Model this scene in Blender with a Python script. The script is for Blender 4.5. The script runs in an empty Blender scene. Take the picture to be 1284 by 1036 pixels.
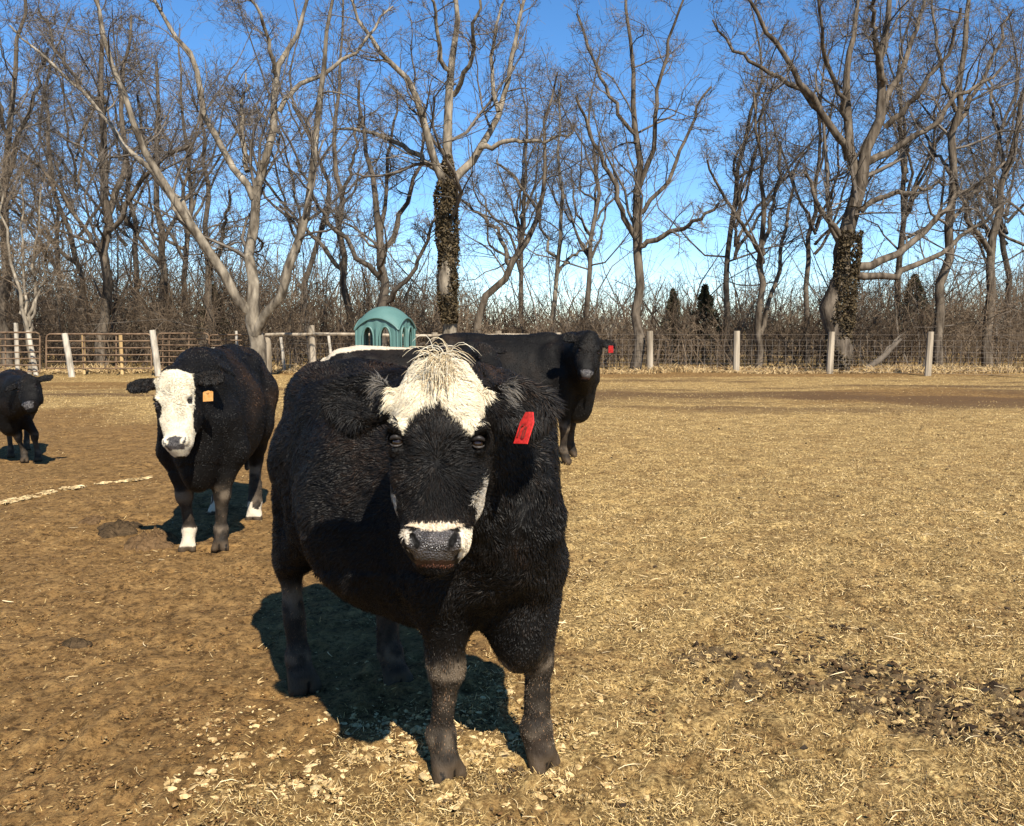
import bpy, math
import numpy as np
from mathutils import Vector, Matrix

S = bpy.context.scene
R = math.radians
rng = np.random.default_rng(7)

# ------------------------------------------------------------------ camera, sky, sun
FPX, HOR, CX, CY, CAMH = 1100.0, 412.0, 642.0, 518.0, 1.5
TILT = math.atan((CY - HOR) / FPX)
cam_d = bpy.data.cameras.new('camera'); cam = bpy.data.objects.new('camera', cam_d)
S.collection.objects.link(cam); S.camera = cam
cam_d.sensor_width = 36; cam_d.lens = FPX / 1284 * 36
cam_d.clip_start = 0.05; cam_d.clip_end = 3000
cam.location = (0, 0, CAMH); cam.rotation_euler = (math.pi/2 - TILT, 0, 0)

SUN_EL = R(45); SDX, SDY = -0.37, 0.93          # direction in which shadows fall
W = bpy.data.worlds.new('World'); S.world = W; W.use_nodes = True
nt = W.node_tree; nt.nodes.clear()
sky = nt.nodes.new('ShaderNodeTexSky'); sky.sky_type = 'NISHITA'; sky.sun_disc = False
sky.sun_elevation = SUN_EL; sky.sun_rotation = math.atan2(-SDX, -SDY)
sky.altitude = 2500; sky.air_density = 1.0; sky.dust_density = 0.0; sky.ozone_density = 2.2
bg = nt.nodes.new('ShaderNodeBackground'); bg.inputs['Strength'].default_value = 0.098
wo = nt.nodes.new('ShaderNodeOutputWorld')
hsv = nt.nodes.new('ShaderNodeHueSaturation'); hsv.inputs['Saturation'].default_value = 1.24
nt.links.new(sky.outputs[0], hsv.inputs['Color']); nt.links.new(hsv.outputs[0], bg.inputs[0]); nt.links.new(bg.outputs[0], wo.inputs[0])
sl = bpy.data.lights.new('sun', 'SUN'); sl.energy = 5.0; sl.angle = R(0.53); sl.color = (1, 0.92, 0.79)
sun = bpy.data.objects.new('sun', sl); S.collection.objects.link(sun)
dn = Vector((SDX, SDY, 0)).normalized() * math.cos(SUN_EL); dn.z = -math.sin(SUN_EL)
sun.rotation_euler = dn.to_track_quat('-Z', 'Y').to_euler()
vs = S.view_settings; vs.view_transform = 'Standard'; vs.look = 'None'; vs.gamma = 1; vs.exposure = 1.0
vs.use_curve_mapping = False

# ------------------------------------------------------------------ small helpers
def ray(px, py):
    u = (px - CX)/FPX; v = -(py - CY)/FPX
    c, s = math.cos(TILT), math.sin(TILT)
    return np.array([u, c + v*s, -s + v*c])
def at(px, py, Y):
    r = ray(px, py); return np.array([0, 0, CAMH]) + r*(Y/r[1])
def gnd(px, py):
    r = ray(px, py); return np.array([0, 0, CAMH]) + r*(-CAMH/r[2])

def tag(o, label=None, cat=None, group=None, kind=None):
    if label: o['label'] = label
    if cat: o['category'] = cat
    if group: o['group'] = group
    if kind: o['kind'] = kind
    return o
def empty(name, loc, rz=0.0):
    o = bpy.data.objects.new(name, None); S.collection.objects.link(o)
    o.location = loc; o.rotation_euler = (0, 0, rz); o.empty_display_size = 0.2
    return o
def link(name, me, parent=None, loc=None):
    o = bpy.data.objects.new(name, me); S.collection.objects.link(o)
    if parent is not None: o.parent = parent
    if loc is not None: o.location = loc
    return o
def mesh_np(name, V, F, mat, col=None, smooth=True, extra=None):
    """F: array (n,3) or (n,4) or a list of such arrays"""
    me = bpy.data.meshes.new(name)
    Fs = F if isinstance(F, list) else [F]
    Fs = [f for f in Fs if len(f)]
    V = np.ascontiguousarray(V, dtype=np.float32)
    me.vertices.add(len(V)); me.vertices.foreach_set('co', V.ravel())
    nl = sum(f.size for f in Fs); nf = sum(len(f) for f in Fs)
    me.loops.add(nl); me.loops.foreach_set('vertex_index', np.concatenate([f.ravel() for f in Fs]).astype(np.int32))
    tot = np.concatenate([np.full(len(f), f.shape[1], np.int32) for f in Fs])
    st = np.concatenate([[0], np.cumsum(tot)[:-1]]).astype(np.int32)
    me.polygons.add(nf); me.polygons.foreach_set('loop_start', st)
    try: me.polygons.foreach_set('loop_total', tot)
    except Exception: pass
    me.polygons.foreach_set('use_smooth', np.full(nf, smooth, bool))
    me.update(calc_edges=True)
    if col is not None:
        a = me.attributes.new('tint', 'FLOAT_COLOR', 'POINT')
        c = np.ones((len(V), 4), np.float32); c[:, :3] = col
        a.data.foreach_set('color', c.ravel())
    if extra:
        for k, v in extra.items():
            a = me.attributes.new(k, 'FLOAT', 'POINT'); a.data.foreach_set('value', np.asarray(v, np.float32))
    if mat: me.materials.append(mat)
    return me

class MB:
    def __init__(s): s.V = []; s.F4 = []; s.F3 = []; s.n = 0
    def add(s, V, F):
        V = np.asarray(V, float); s.V.append(V)
        F = np.asarray(F, int) + s.n
        (s.F4 if F.shape[1] == 4 else s.F3).append(F); s.n += len(V); return s
    def box(s, c, h, M=None):
        c = np.asarray(c, float); h = np.asarray(h, float)
        q = np.array([[x, y, z] for x in (-1, 1) for y in (-1, 1) for z in (-1, 1)], float)*h
        if M is not None: q = q @ np.array(M).T
        return s.add(q + c, [[0,1,3,2],[4,6,7,5],[0,4,5,1],[2,3,7,6],[0,2,6,4],[1,5,7,3]])
    def tube(s, pts, rad, n=8, cap=True):
        pts = np.asarray(pts, float)[None]; rad = np.broadcast_to(np.asarray(rad, float), (pts.shape[1],))[None]
        V, F = tubes(pts, rad, n); k = pts.shape[1]
        s.add(V, F)
        if cap:
            a = s.n - len(V)
            for b in (0, (k-1)*n):
                c = V[b:b+n].mean(0); s.add(np.vstack([V[b:b+n], c]), [[i, (i+1) % n, n] for i in range(n)])
        return s
    def me(s, name, mat, smooth=False, col=None):
        Fs = []
        if s.F4: Fs.append(np.vstack(s.F4))
        if s.F3: Fs.append(np.vstack(s.F3))
        return mesh_np(name, np.vstack(s.V), Fs, mat, smooth=smooth, col=col)
    def build(s, name, mat, parent=None, smooth=False, loc=None, col=None):
        return link(name, s.me(name, mat, smooth, col), parent, loc)

def tubes(P, Rr, n):
    """P (M,N,3) polylines, Rr (M,N) radii -> verts and quads"""
    M, N, _ = P.shape
    T = np.gradient(P, axis=1) if N > 2 else np.repeat((P[:, 1:] - P[:, :1]), 2, 1)
    T = T/(np.linalg.norm(T, axis=2, keepdims=True) + 1e-9)
    mt = P[:, -1] - P[:, 0]; mt = mt/(np.linalg.norm(mt, axis=1, keepdims=True)+1e-9)
    ref = np.where(np.abs(mt[:, 2:3]) < .8, np.array([[0, 0, 1.]]), np.array([[1., 0, 0]]))
    ref = np.repeat(ref[:, None], N, 1)
    A = np.cross(T, ref); A /= (np.linalg.norm(A, axis=2, keepdims=True) + 1e-9)
    B = np.cross(T, A)
    th = np.arange(n)/n*2*np.pi
    V = P[:, :, None] + Rr[:, :, None, None]*(A[:, :, None]*np.cos(th)[None, None, :, None] + B[:, :, None]*np.sin(th)[None, None, :, None])
    V = V.reshape(-1, 3)
    base = (np.arange(M)*N*n)[:, None, None]; j = np.arange(N-1)[None, :, None]*n; i = np.arange(n)[None, None]
    i2 = (i+1) % n
    F = np.stack(np.broadcast_arrays(base+j+i, base+j+i2, base+j+n+i2, base+j+n+i), -1).reshape(-1, 4)
    return V, F

def ribbons(P, Rr, r):
    M, N, _ = P.shape; T = P[:, -1]-P[:, 0]; T = T/(np.linalg.norm(T, axis=1, keepdims=True)+1e-9)
    A = np.cross(T, r.normal(size=(M, 3))); A /= (np.linalg.norm(A, axis=1, keepdims=True)+1e-9)
    o = A[:, None]*Rr[:, :, None]; V = np.stack([P-o, P+o], 2).reshape(-1, 3)
    b_ = (np.arange(M)*2*N)[:, None, None]; j = (np.arange(N-1)*2)[None, :, None]
    return V, (b_+j+np.array([0, 1, 3, 2])[None, None]).reshape(-1, 4)

# lattice value noise
def _h(ix, iy, iz, seed):
    x = (ix*374761393 + iy*668265263 + iz*2147483647 + seed*974711) & 0xffffffff
    x = ((x ^ (x >> 13))*1274126177) & 0xffffffff
    x = ((x ^ (x >> 16))*2246822519) & 0xffffffff
    return ((x ^ (x >> 15)) & 0xffffff)/float(0xffffff)
def vnoise(P, seed=0):
    P = np.asarray(P, float)
    if P.shape[-1] == 2: P = np.concatenate([P, np.zeros(P.shape[:-1]+(1,))], -1)
    I = np.floor(P).astype(np.int64); f = P - I; f = f*f*(3-2*f); out = 0
    for a in (0, 1):
        for b in (0, 1):
            for c in ((0, 1) if np.any(P[..., 2]) else (0,)):
                w = (f[..., 0] if a else 1-f[..., 0])*(f[..., 1] if b else 1-f[..., 1])*(f[..., 2] if c else 1-f[..., 2])
                out = out + w*_h(I[..., 0]+a, I[..., 1]+b, I[..., 2]+c, seed)
    return out*2-1
def fbm(P, oct=4, seed=0, lac=2.03, gain=.5):
    s = 0; a = 1; t = 0
    for i in range(oct):
        s = s + a*vnoise(P*(lac**i) + 17.3*i, seed+i); t += a; a *= gain
    return s/t
def sstep(a, b, x):
    t = np.clip((x-a)/(b-a), 0, 1); return t*t*(3-2*t)

# ------------------------------------------------------------------ materials
def mat_new(name):
    m = bpy.data.materials.new(name); m.use_nodes = True
    n = m.node_tree.nodes; return m, n, m.node_tree.links, n['Principled BSDF']
def mat_noise(name, c1, c2, scale=8, rough=.8, bump=.3, bscale=None, spec=.3, stretch=(1, 1, 1), detail=6, bd=.01, metallic=0, c3=None):
    m, n, l, p = mat_new(name)
    tc = n.new('ShaderNodeTexCoord'); mp = n.new('ShaderNodeMapping'); mp.inputs['Scale'].default_value = stretch
    l.new(tc.outputs['Object'], mp.inputs[0])
    t = n.new('ShaderNodeTexNoise'); t.inputs['Scale'].default_value = scale; t.inputs['Detail'].default_value = detail
    l.new(mp.outputs[0], t.inputs['Vector'])
    r = n.new('ShaderNodeValToRGB'); r.color_ramp.elements[0].position = .35; r.color_ramp.elements[1].position = .65
    r.color_ramp.elements[0].color = (*c1, 1); r.color_ramp.elements[1].color = (*c2, 1)
    if c3:
        e = r.color_ramp.elements.new(.8); e.color = (*c3, 1)
    l.new(t.outputs[0], r.inputs[0]); l.new(r.outputs[0], p.inputs['Base Color'])
    p.inputs['Roughness'].default_value = rough; p.inputs['Specular IOR Level'].default_value = spec
    p.inputs['Metallic'].default_value = metallic
    if bump:
        t2 = n.new('ShaderNodeTexNoise'); t2.inputs['Scale'].default_value = bscale or scale*3; t2.inputs['Detail'].default_value = 8
        l.new(mp.outputs[0], t2.inputs['Vector'])
        b = n.new('ShaderNodeBump'); b.inputs['Strength'].default_value = bump; b.inputs['Distance'].default_value = bd
        l.new(t2.outputs[0], b.inputs['Height']); l.new(b.outputs[0], p.inputs['Normal'])
    return m
def mat_tint(name, rough=.6, spec=.4, nscale=0, amp=.25, bump=0, bscale=60, bd=.004, sheen=0):
    m, n, l, p = mat_new(name)
    a = n.new('ShaderNodeAttribute'); a.attribute_name = 'tint'; src = a.outputs['Color']
    tc = n.new('ShaderNodeTexCoord')
    if nscale:
        t = n.new('ShaderNodeTexNoise'); t.inputs['Scale'].default_value = nscale; t.inputs['Detail'].default_value = 5
        l.new(tc.outputs['Object'], t.inputs['Vector'])
        mr = n.new('ShaderNodeMapRange'); mr.inputs[1].default_value = .3; mr.inputs[2].default_value = .7
        mr.inputs[3].default_value = 1-amp; mr.inputs[4].default_value = 1+amp
        l.new(t.outputs[0], mr.inputs[0])
        mx = n.new('ShaderNodeVectorMath'); mx.operation = 'SCALE'
        l.new(src, mx.inputs[0]); l.new(mr.outputs[0], mx.inputs['Scale']); src = mx.outputs[0]
    l.new(src, p.inputs['Base Color'])
    p.inputs['Roughness'].default_value = rough; p.inputs['Specular IOR Level'].default_value = spec
    if bump:
        t2 = n.new('ShaderNodeTexNoise'); t2.inputs['Scale'].default_value = bscale; t2.inputs['Detail'].default_value = 6
        l.new(tc.outputs['Object'], t2.inputs['Vector'])
        b = n.new('ShaderNodeBump'); b.inputs['Strength'].default_value = bump; b.inputs['Distance'].default_value = bd
        l.new(t2.outputs[0], b.inputs['Height']); l.new(b.outputs[0], p.inputs['Normal'])
    return m

M_bark = mat_noise('bark_grey_brown', (.038, .029, .021), (.145, .117, .087), 6, .95, .8, 14, .1, (1, 1, .25), bd=.04)
M_barkpale = mat_noise('bark_pale_mottled', (.06, .048, .035), (.26, .22, .165), 5.5, .9, .6, 12, .15, (1, 1, .35), bd=.03, c3=(.40, .36, .29))
M_barkdark = mat_noise('bark_dark', (.045, .036, .028), (.12, .098, .075), 3, .95, .7, 14, .1, (1, 1, .25), bd=.04)
M_twig = mat_noise('twig', (.065, .054, .043), (.155, .13, .105), 1.5, .9, 0, spec=.1)
M_twigwarm = mat_noise('twig_warm', (.09, .068, .046), (.20, .155, .11), .8, .9, 0, spec=.1)
M_brush = mat_noise('brush_stems', (.05, .036, .025), (.175, .13, .088), .35, .95, 0, spec=.05)
M_wood = mat_noise('weathered_post_wood', (.15, .12, .085), (.38, .32, .24), 6, .9, .6, 30, .1, (1, 1, .12), bd=.008)
M_woodyellow = mat_noise('yellow_stake_wood', (.30, .20, .09), (.50, .35, .17), 6, .9, .4, 30, .1, (1, 1, .15), bd=.005)
M_woodwhite = mat_noise('white_painted_wood', (.24, .21, .165), (.48, .43, .35), 9, .85, .4, 30, .2, (1, 1, .3), bd=.004)
M_rust = mat_noise('rusty_gate_pipe', (.085, .052, .030), (.19, .125, .075), 5, .8, .4, 40, .3, bd=.003)
M_wire = mat_noise('fence_wire', (.10, .085, .07), (.20, .17, .14), 9, .6, 0, spec=.4)
M_ivy = mat_noise('dead_ivy_leaf', (.022, .016, .008), (.095, .068, .034), 5, .8, 0, spec=.2)
M_cedar = mat_noise('cedar_foliage', (.022, .024, .012), (.055, .055, .028), 5, .8, 0, spec=.15)

# ------------------------------------------------------------------ ground
def gz(X, Y):
    """ground height"""
    P = np.stack([X, Y], -1)
    z = .035*vnoise(P*.33, 3) + .022*vnoise(P*1.1, 5)
    near = sstep(40, 8, Y)
    z = z + near*(.012*vnoise(P*4.0, 9))
    return z
def straw_amt(X, Y):
    P = np.stack([X, Y], -1)
    xb = np.interp(Y, [0, 2.6, 4, 6, 10, 14, 18], [-.95, -.75, -.1, .1, .2, -1.5, -9])
    s = sstep(-.55, .55, X - xb + .55*fbm(P*1.1, 3, 31))
    s = np.maximum(s, .55*sstep(-.9, .0, X+.5)*sstep(3.3, 2.5, Y))
    s = np.maximum(s, .9*sstep(13, 17, Y + 1.5*vnoise(P*.5, 8)))
    s = s*(1-.85*sstep(.12, .5, fbm(P*np.array([.10, .32]), 3, 77))*sstep(15, 19, Y))
    s = s*(1-.35*sstep(.05, .5, fbm(P*.9, 3, 12)))
    return np.clip(s, 0, 1)
def damp_amt(X, Y):
    P = np.stack([X, Y], -1)
    return .85*sstep(-.02, .34, .8*fbm(P*np.array([.20, .75]), 4, 55)+.24*np.exp(-((Y-20)/2.6)**2)*(X > -2)-.06)*sstep(14, 17.5, Y)*sstep(28.5, 26, Y)
def dung_amt(X, Y):
    P = np.stack([X, Y], -1)
    c_, s_ = math.cos(-.42), math.sin(-.42); xr = (X-1.62)*c_+(Y-3.52)*s_; yr = -(X-1.62)*s_+(Y-3.52)*c_
    e = (xr/1.05)**2 + (yr/.42)**2
    a = sstep(1.5, .1, e + 1.1*fbm(P*3.2, 3, 40))*sstep(-.25, .25, fbm(P*9, 3, 46)+.25*(1-e))
    a = np.maximum(a, .6*sstep(.52, .75, fbm(P*1.9, 3, 44))*sstep(.4, 1.2, X)*sstep(14, 8, Y))
    return a

m, n, l, p = mat_new('pasture_soil')
tc = n.new('ShaderNodeTexCoord')
def noise(scale, detail=6, rough=.6, vec=None, mapsc=None):
    t = n.new('ShaderNodeTexNoise'); t.inputs['Scale'].default_value = scale; t.inputs['Detail'].default_value = detail
    t.inputs['Roughness'].default_value = rough
    if mapsc:
        mp = n.new('ShaderNodeMapping'); mp.inputs['Scale'].default_value = mapsc
        l.new(tc.outputs['Object'], mp.inputs[0]); l.new(mp.outputs[0], t.inputs['Vector'])
    else: l.new(tc.outputs['Object'], t.inputs['Vector'])
    return t.outputs[0]
def ramp(src, stops):
    r = n.new('ShaderNodeValToRGB'); e = r.color_ramp.elements
    while len(e) < len(stops): e.new(.5)
    for i, (a, c) in enumerate(stops): e[i].position = a; e[i].color = (*c, 1)
    l.new(src, r.inputs[0]); return r.outputs[0]
def mixc(f, a, b, mode='MIX'):
    x = n.new('ShaderNodeMix'); x.data_type = 'RGBA'; x.blend_type = mode
    if isinstance(f, float): x.inputs[0].default_value = f
    else: l.new(f, x.inputs[0])
    for k, v in ((6, a), (7, b)):
        if isinstance(v, tuple): x.inputs[k].default_value = (*v, 1)
        else: l.new(v, x.inputs[k])
    return x.outputs[2]
def attr(name):
    a = n.new('ShaderNodeAttribute'); a.attribute_name = name; return a.outputs['Fac']
def mth(op, a, b=None):
    x = n.new('ShaderNodeMath'); x.operation = op
    for k, v in enumerate((a, b)):
        if v is None: continue
        if isinstance(v, (int, float)): x.inputs[k].default_value = v
        else: l.new(v, x.inputs[k])
    return x.outputs[0]
big = noise(.6, 4); mid = noise(9, 8, .65); fine = noise(55, 8, .7); vfine = noise(160, 4, .7)
dirt = ramp(mid, [(.34, (.075, .038, .013)), (.5, (.150, .082, .029)), (.68, (.225, .135, .052))])
dirt = mixc(ramp(fine, [(.35, (0, 0, 0)), (.75, (1, 1, 1))]), dirt, (.23, .14, .052))
straw = ramp(fine, [(.36, (.075, .045, .016)), (.47, (.27, .180, .070)), (.58, (.46, .325, .135)), (.72, (.62, .46, .23))])
straw = mixc(ramp(noise(3.0, 6), [(.4, (0, 0, 0)), (.62, (.55, .55, .55))]), straw, dirt)
f1 = mth('ADD', attr('straw'), mth('MULTIPLY', mth('SUBTRACT', mid, .5), 1.2))
base = mixc(ramp(f1, [(.25, (0, 0, 0)), (.75, (1, 1, 1))]), dirt, straw)
tuft = noise(1.3, 5, .6, mapsc=(.45, 1.6, 1))
pat = ramp(noise(5.5, 6, .62), [(.38, (.76, .74, .71)), (.5, (1, 1, 1)), (.62, (1.2, 1.2, 1.18))])
base = mixc(1.0, base, pat, 'MULTIPLY')
pat = ramp(noise(75, 3, .7), [(.33, (.30, .28, .25)), (.43, (1, 1, 1))])
base = mixc(1.0, base, pat, 'MULTIPLY')
pat = ramp(noise(24, 5, .7), [(.38, (.42, .40, .36)), (.49, (1, 1, 1)), (.62, (1.28, 1.28, 1.25))])  # mottling; its dark stop paints the shade in little gaps of the litter
base = mixc(1.0, base, pat, 'MULTIPLY')
base = mixc(ramp(tuft, [(.36, (.28, .28, .28)), (.52, (0, 0, 0))]), base, (.13, .078, .028))
base = mixc(attr('damp'), base, (.085, .048, .022))
dm = mth('ADD', attr('dung'), mth('MULTIPLY', mth('SUBTRACT', noise(22, 6), .5), 1.6))
base = mixc(ramp(dm, [(.45, (0, 0, 0)), (.65, (1, 1, 1))]), base, ramp(fine, [(.35, (.040, .026, .014)), (.62, (.17, .115, .055))]))
l.new(base, p.inputs['Base Color']); p.inputs['Roughness'].default_value = .95; p.inputs['Specular IOR Level'].default_value = .12
hsum = mth('ADD', mth('MULTIPLY', mid, .6), mth('ADD', mth('MULTIPLY', fine, .35), mth('MULTIPLY', vfine, .08)))
b = n.new('ShaderNodeBump'); b.inputs['Strength'].default_value = 1.0; b.inputs['Distance'].default_value = .035
l.new(hsum, b.inputs['Height']); l.new(b.outputs[0], p.inputs['Normal'])
M_soil = m

def make_ground():
    ny, nx = 450, 440
    ys = 1.3*(60/1.3)**(np.arange(ny)/(ny-1))
    ys = np.concatenate([[-30, -5, .2], ys, [90, 160, 400, 1500]])
    u = np.linspace(-1, 1, nx)
    hw = np.clip(.72*ys + .6, 2.0, None)[:, None]
    X = u[None]*hw
    # outer columns reach far out
    X = np.concatenate([np.full((len(ys), 1), -1500.), -hw*3-20, X, hw*3+20, np.full((len(ys), 1), 1500.)], 1)
    Y = np.repeat(ys[:, None], X.shape[1], 1)
    Z = gz(X, Y)
    P = np.stack([X, Y], -1)
    sa = straw_amt(X, Y); da = dung_amt(X, Y)
    near = sstep(14, 5, Y)*(np.abs(X) < 30)
    rough = fbm(P*13, 4, 60); rid = 1-np.abs(fbm(P*9, 3, 66))*2
    Z += near*(.010*rough*(1-.3*sa) + .006*rid*(1-sa) + .007*vnoise(P*38, 70))
    # trampled hoof pits where the dung is
    lump = vnoise(P*16, 80)
    Z += near*da*(.022*lump + .016*vnoise(P*31, 81) - .008)
    Z += near*sa*(.014*vnoise(P*8, 83) + .010*vnoise(P*17, 84))
    Z = np.where((Y > 80) | (np.abs(X) > 70), 0, Z)
    # hoof prints: two toes each, with a low rim
    hr = np.random.default_rng(77)
    for _ in range(620):
        hy = 2.2*(11/2.2)**hr.random(); hx = hr.uniform(-.62, .45)*hy; a = hr.uniform(0, 6.283); dep = hr.uniform(.008, .022)
        r0, r1 = np.searchsorted(Y[:, 0], hy-.16), np.searchsorted(Y[:, 0], hy+.16)
        dx = X[r0:r1]-hx; dy = Y[r0:r1]-hy; u_ = dx*math.cos(a)+dy*math.sin(a); v_ = -dx*math.sin(a)+dy*math.cos(a)
        q1 = (u_/.052)**2+((v_-.024)/.024)**2; q2 = (u_/.052)**2+((v_+.024)/.024)**2; q3 = (u_/.085)**2+(v_/.075)**2
        Z[r0:r1] += .45*dep*np.exp(-(q3-1)**2*3) - dep*(np.exp(-q1)+np.exp(-q2))
    nr, nc = X.shape
    V = np.stack([X, Y, Z], -1).reshape(-1, 3)
    i = np.arange(nr-1)[:, None]*nc + np.arange(nc-1)[None]
    F = np.stack([i, i+1, i+nc+1, i+nc], -1).reshape(-1, 4)
    me = mesh_np('ground', V, F, M_soil, extra={'straw': sa.ravel(), 'dung': da.ravel(), 'damp': damp_amt(X, Y).ravel()})
    o = link('ground', me); o['kind'] = 'structure'
make_ground()

# straw, clods: loose litter
def scatter_y(n, y0, y1, hwf=.66, pw=1.0):
    """more per m2 close by, where single straws can be seen"""
    y = y0*(y1/y0)**(rng.random(n)**pw); x = (rng.random(n)*2-1)*(hwf*y+.15); return x, y
M_straw = mat_tint('dry_straw', .75, .25)
def make_straw(name, X, Y, lmin, lmax, wid, cols, lift, label, curl=.6, up=.25):
    N = len(X); P0 = np.stack([X, Y, gz(X, Y)+lift], -1)
    L = lmin + (lmax-lmin)*rng.random(N)**2.2
    a = rng.random(N)*2*np.pi; el = np.abs(rng.normal(0, up, N))
    npt = 4 if len(X) < 20000 else 2; da = rng.normal(0, curl, N); pts = [P0]; A = a.copy()
    for k in range(npt-1):
        e = el*(1-k*.55)
        d = np.stack([np.cos(A)*np.cos(e), np.sin(A)*np.cos(e), np.sin(e)], -1)
        pts.append(pts[-1] + d*(L/(npt-1))[:, None]); A = A + da
    Pp = np.stack(pts, 1); w = (wid*(.6+.8*rng.random(N)))*(1+.13*Y)
    V, F = ribbons(Pp, w[:, None]*(np.array([.8, 1, .9, .25]) if npt == 4 else np.array([1, .45]))[None]*.6, rng)
    c = np.asarray(cols)[rng.integers(0, len(cols), N)]*(.75+.5*rng.random((N, 1)))
    C = np.repeat(c, npt*2, 0)
    o = link(name, mesh_np(name, V, F, M_straw, col=C, smooth=False))
    tag(o, label, kind='stuff'); return o
strawc = [(.54, .39, .17), (.46, .32, .13), (.62, .47, .24), (.36, .24, .09), (.25, .165, .06), (.14, .085, .03), (.09, .055, .02)]
X, Y = scatter_y(800000, 1.95, 31, pw=1.0); sa = straw_amt(X, Y)*(1-.8*damp_amt(X, Y)); da = dung_amt(X, Y)
k = rng.random(len(X)) < (np.clip(sa*1.1, .015, 1)*(1-.75*da))*(.15+.85*sstep(-.30, .15, fbm(np.stack([X, Y], -1)*7, 3, 90))); X, Y = X[k], Y[k]
make_straw('straw_litter', X, Y, .006, .034, .0015, strawc, .009, 'trampled dry grass and straw litter over the pasture soil', up=.55, curl=.9)
X, Y = scatter_y(800, 2.2, 7); sa = straw_amt(X, Y); k = rng.random(len(X)) < np.clip(sa, .10, 1); X, Y = X[k], Y[k]
make_straw('long_straw', X, Y, .04, .12, .0018, [(.66, .52, .30), (.60, .45, .23)], .016, 'long pale straw stalks lying scattered on the ground', curl=.35, up=.15)

M_clod = mat_tint('earth_clod', .95, .1, 40, .3, .8, 90, .006)
def lumps(name, X, Y, size, cols, label, flat=.55, sink=.25, small=False):
    N = len(X)
    ico = np.array([[0, 0, 1], [.89, 0, .45], [.28, .85, .45], [-.72, .53, .45], [-.72, -.53, .45], [.28, -.85, .45],
                    [.72, .53, -.45], [-.28, .85, -.45], [-.89, 0, -.45], [-.28, -.85, -.45], [.72, -.53, -.45]])
    f = np.array([[0,1,2],[0,2,3],[0,3,4],[0,4,5],[0,5,1],[1,6,2],[2,7,3],[3,8,4],[4,9,5],[5,10,1],[2,6,7],[3,7,8],[4,8,9],[5,9,10],[1,10,6]])
    if small: ico = np.array([[0, 0, 1], [1, 0, .1], [0, 1, -.1], [-1, 0, .1], [0, -1, -.1]]); f = np.array([[0,1,2],[0,2,3],[0,3,4],[0,4,1]])
    nv = len(ico)
    s = size*(.35+1.0*rng.random(N)**2.5)
    sc = s[:, None]*(1 + .45*rng.normal(0, 1, (N, 3)).clip(-1.2, 1.6))*np.array([1, 1, flat])
    V = ico[None]*sc[:, None]*(1+.28*rng.normal(0, 1, (N, nv, 1)).clip(-1.5, 1.5))
    a = rng.random(N)*6.28; ca, sa_ = np.cos(a)[:, None], np.sin(a)[:, None]
    V = np.stack([V[..., 0]*ca - V[..., 1]*sa_, V[..., 0]*sa_ + V[..., 1]*ca, V[..., 2]], -1)
    V = V + np.stack([X, Y, gz(X, Y) + s*flat*(1-sink*2) + .003], -1)[:, None]
    F = (f[None] + (np.arange(N)*nv)[:, None, None]).reshape(-1, 3)
    c = np.asarray(cols)[rng.integers(0, len(cols), N)]*(.8+.4*rng.random((N, 1)))
    o = link(name, mesh_np(name, V.reshape(-1, 3), F, M_clod, col=np.repeat(c, nv, 0), smooth=False))
    tag(o, label, kind='stuff'); return o
# small crumbs everywhere
X, Y = scatter_y(210000, 1.9, 13); P = np.stack([X, Y], -1)
k = rng.random(len(X)) < (.25 + .75*sstep(0, .4, fbm(P*2.5, 3, 91))); X, Y = X[k], Y[k]
lumps('soil_crumbs', X, Y, .0062, [(.15, .085, .032), (.22, .135, .055), (.30, .205, .09), (.10, .055, .022), (.055, .03, .012), (.13, .07, .028)], 'loose brown soil crumbs over the paddock', small=True)
# pale clods near the cow's feet, bottom centre
X = rng.normal(-.45, .45, 3600); Y = 2.60 + np.abs(rng.normal(0, .42, 3600)); P = np.stack([X, Y], -1)
k = (fbm(P*5, 3, 93) > -.02) & (X > -1.15); X, Y = X[k], Y[k]
lumps('pale_clods', X, Y, .0105, [(.46, .325, .155), (.38, .26, .115), (.52, .39, .20)], 'crumbled pale dry clods in front of the nearest cow', .5)
# dark bits dotted about the field
X, Y = scatter_y(2200, 2.2, 16); k = (straw_amt(X, Y) > .3) & (rng.random(len(X)) < sstep(-.1, .5, fbm(np.stack([X, Y], -1)*1.3, 3, 97))); X, Y = X[k], Y[k]
lumps('dark_bits', X, Y, .013, [(.045, .030, .018), (.09, .06, .03), (.03, .022, .015)], 'small dark manure bits dotted over the dry grass', .6)
# dark clods in the trampled patch
X = rng.uniform(.5, 2.8, 12000); Y = rng.uniform(2.7, 4.6, 12000); k = rng.random(len(X)) < dung_amt(X, Y)**1.1*.55; X, Y = X[k], Y[k]
lumps('dark_clods', X, Y, .0125, [(.05, .030, .014), (.085, .052, .025), (.16, .105, .05), (.36, .25, .11), (.025, .016, .010), (.03, .018, .01)], 'dark trampled manure clods in the straw at right', .6)
# pale hay streak at the left
t = rng.random(1900); A = gnd(-20, 634); B = gnd(132, 607); C = gnd(215, 596)
Q = np.where((t < .72)[:, None], A+(B-A)*(t/.72)[:, None], B+(C-B)*((t-.72)/.28)[:, None])
k = vnoise(np.stack([t*14, t*0+3], -1), 5) > -.40 + .6*(t > .72); Q = Q[k]
Q[:, 1] += rng.normal(0, .024, len(Q)); Q[:, 0] += rng.normal(0, .02, len(Q))
make_straw('hay_streak', Q[:, 0], Q[:, 1], .03, .09, .0055, [(.50, .38, .20), (.42, .31, .16)], .012, 'thin line of pale dropped hay across the brown dirt at left', up=.15)

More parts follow.
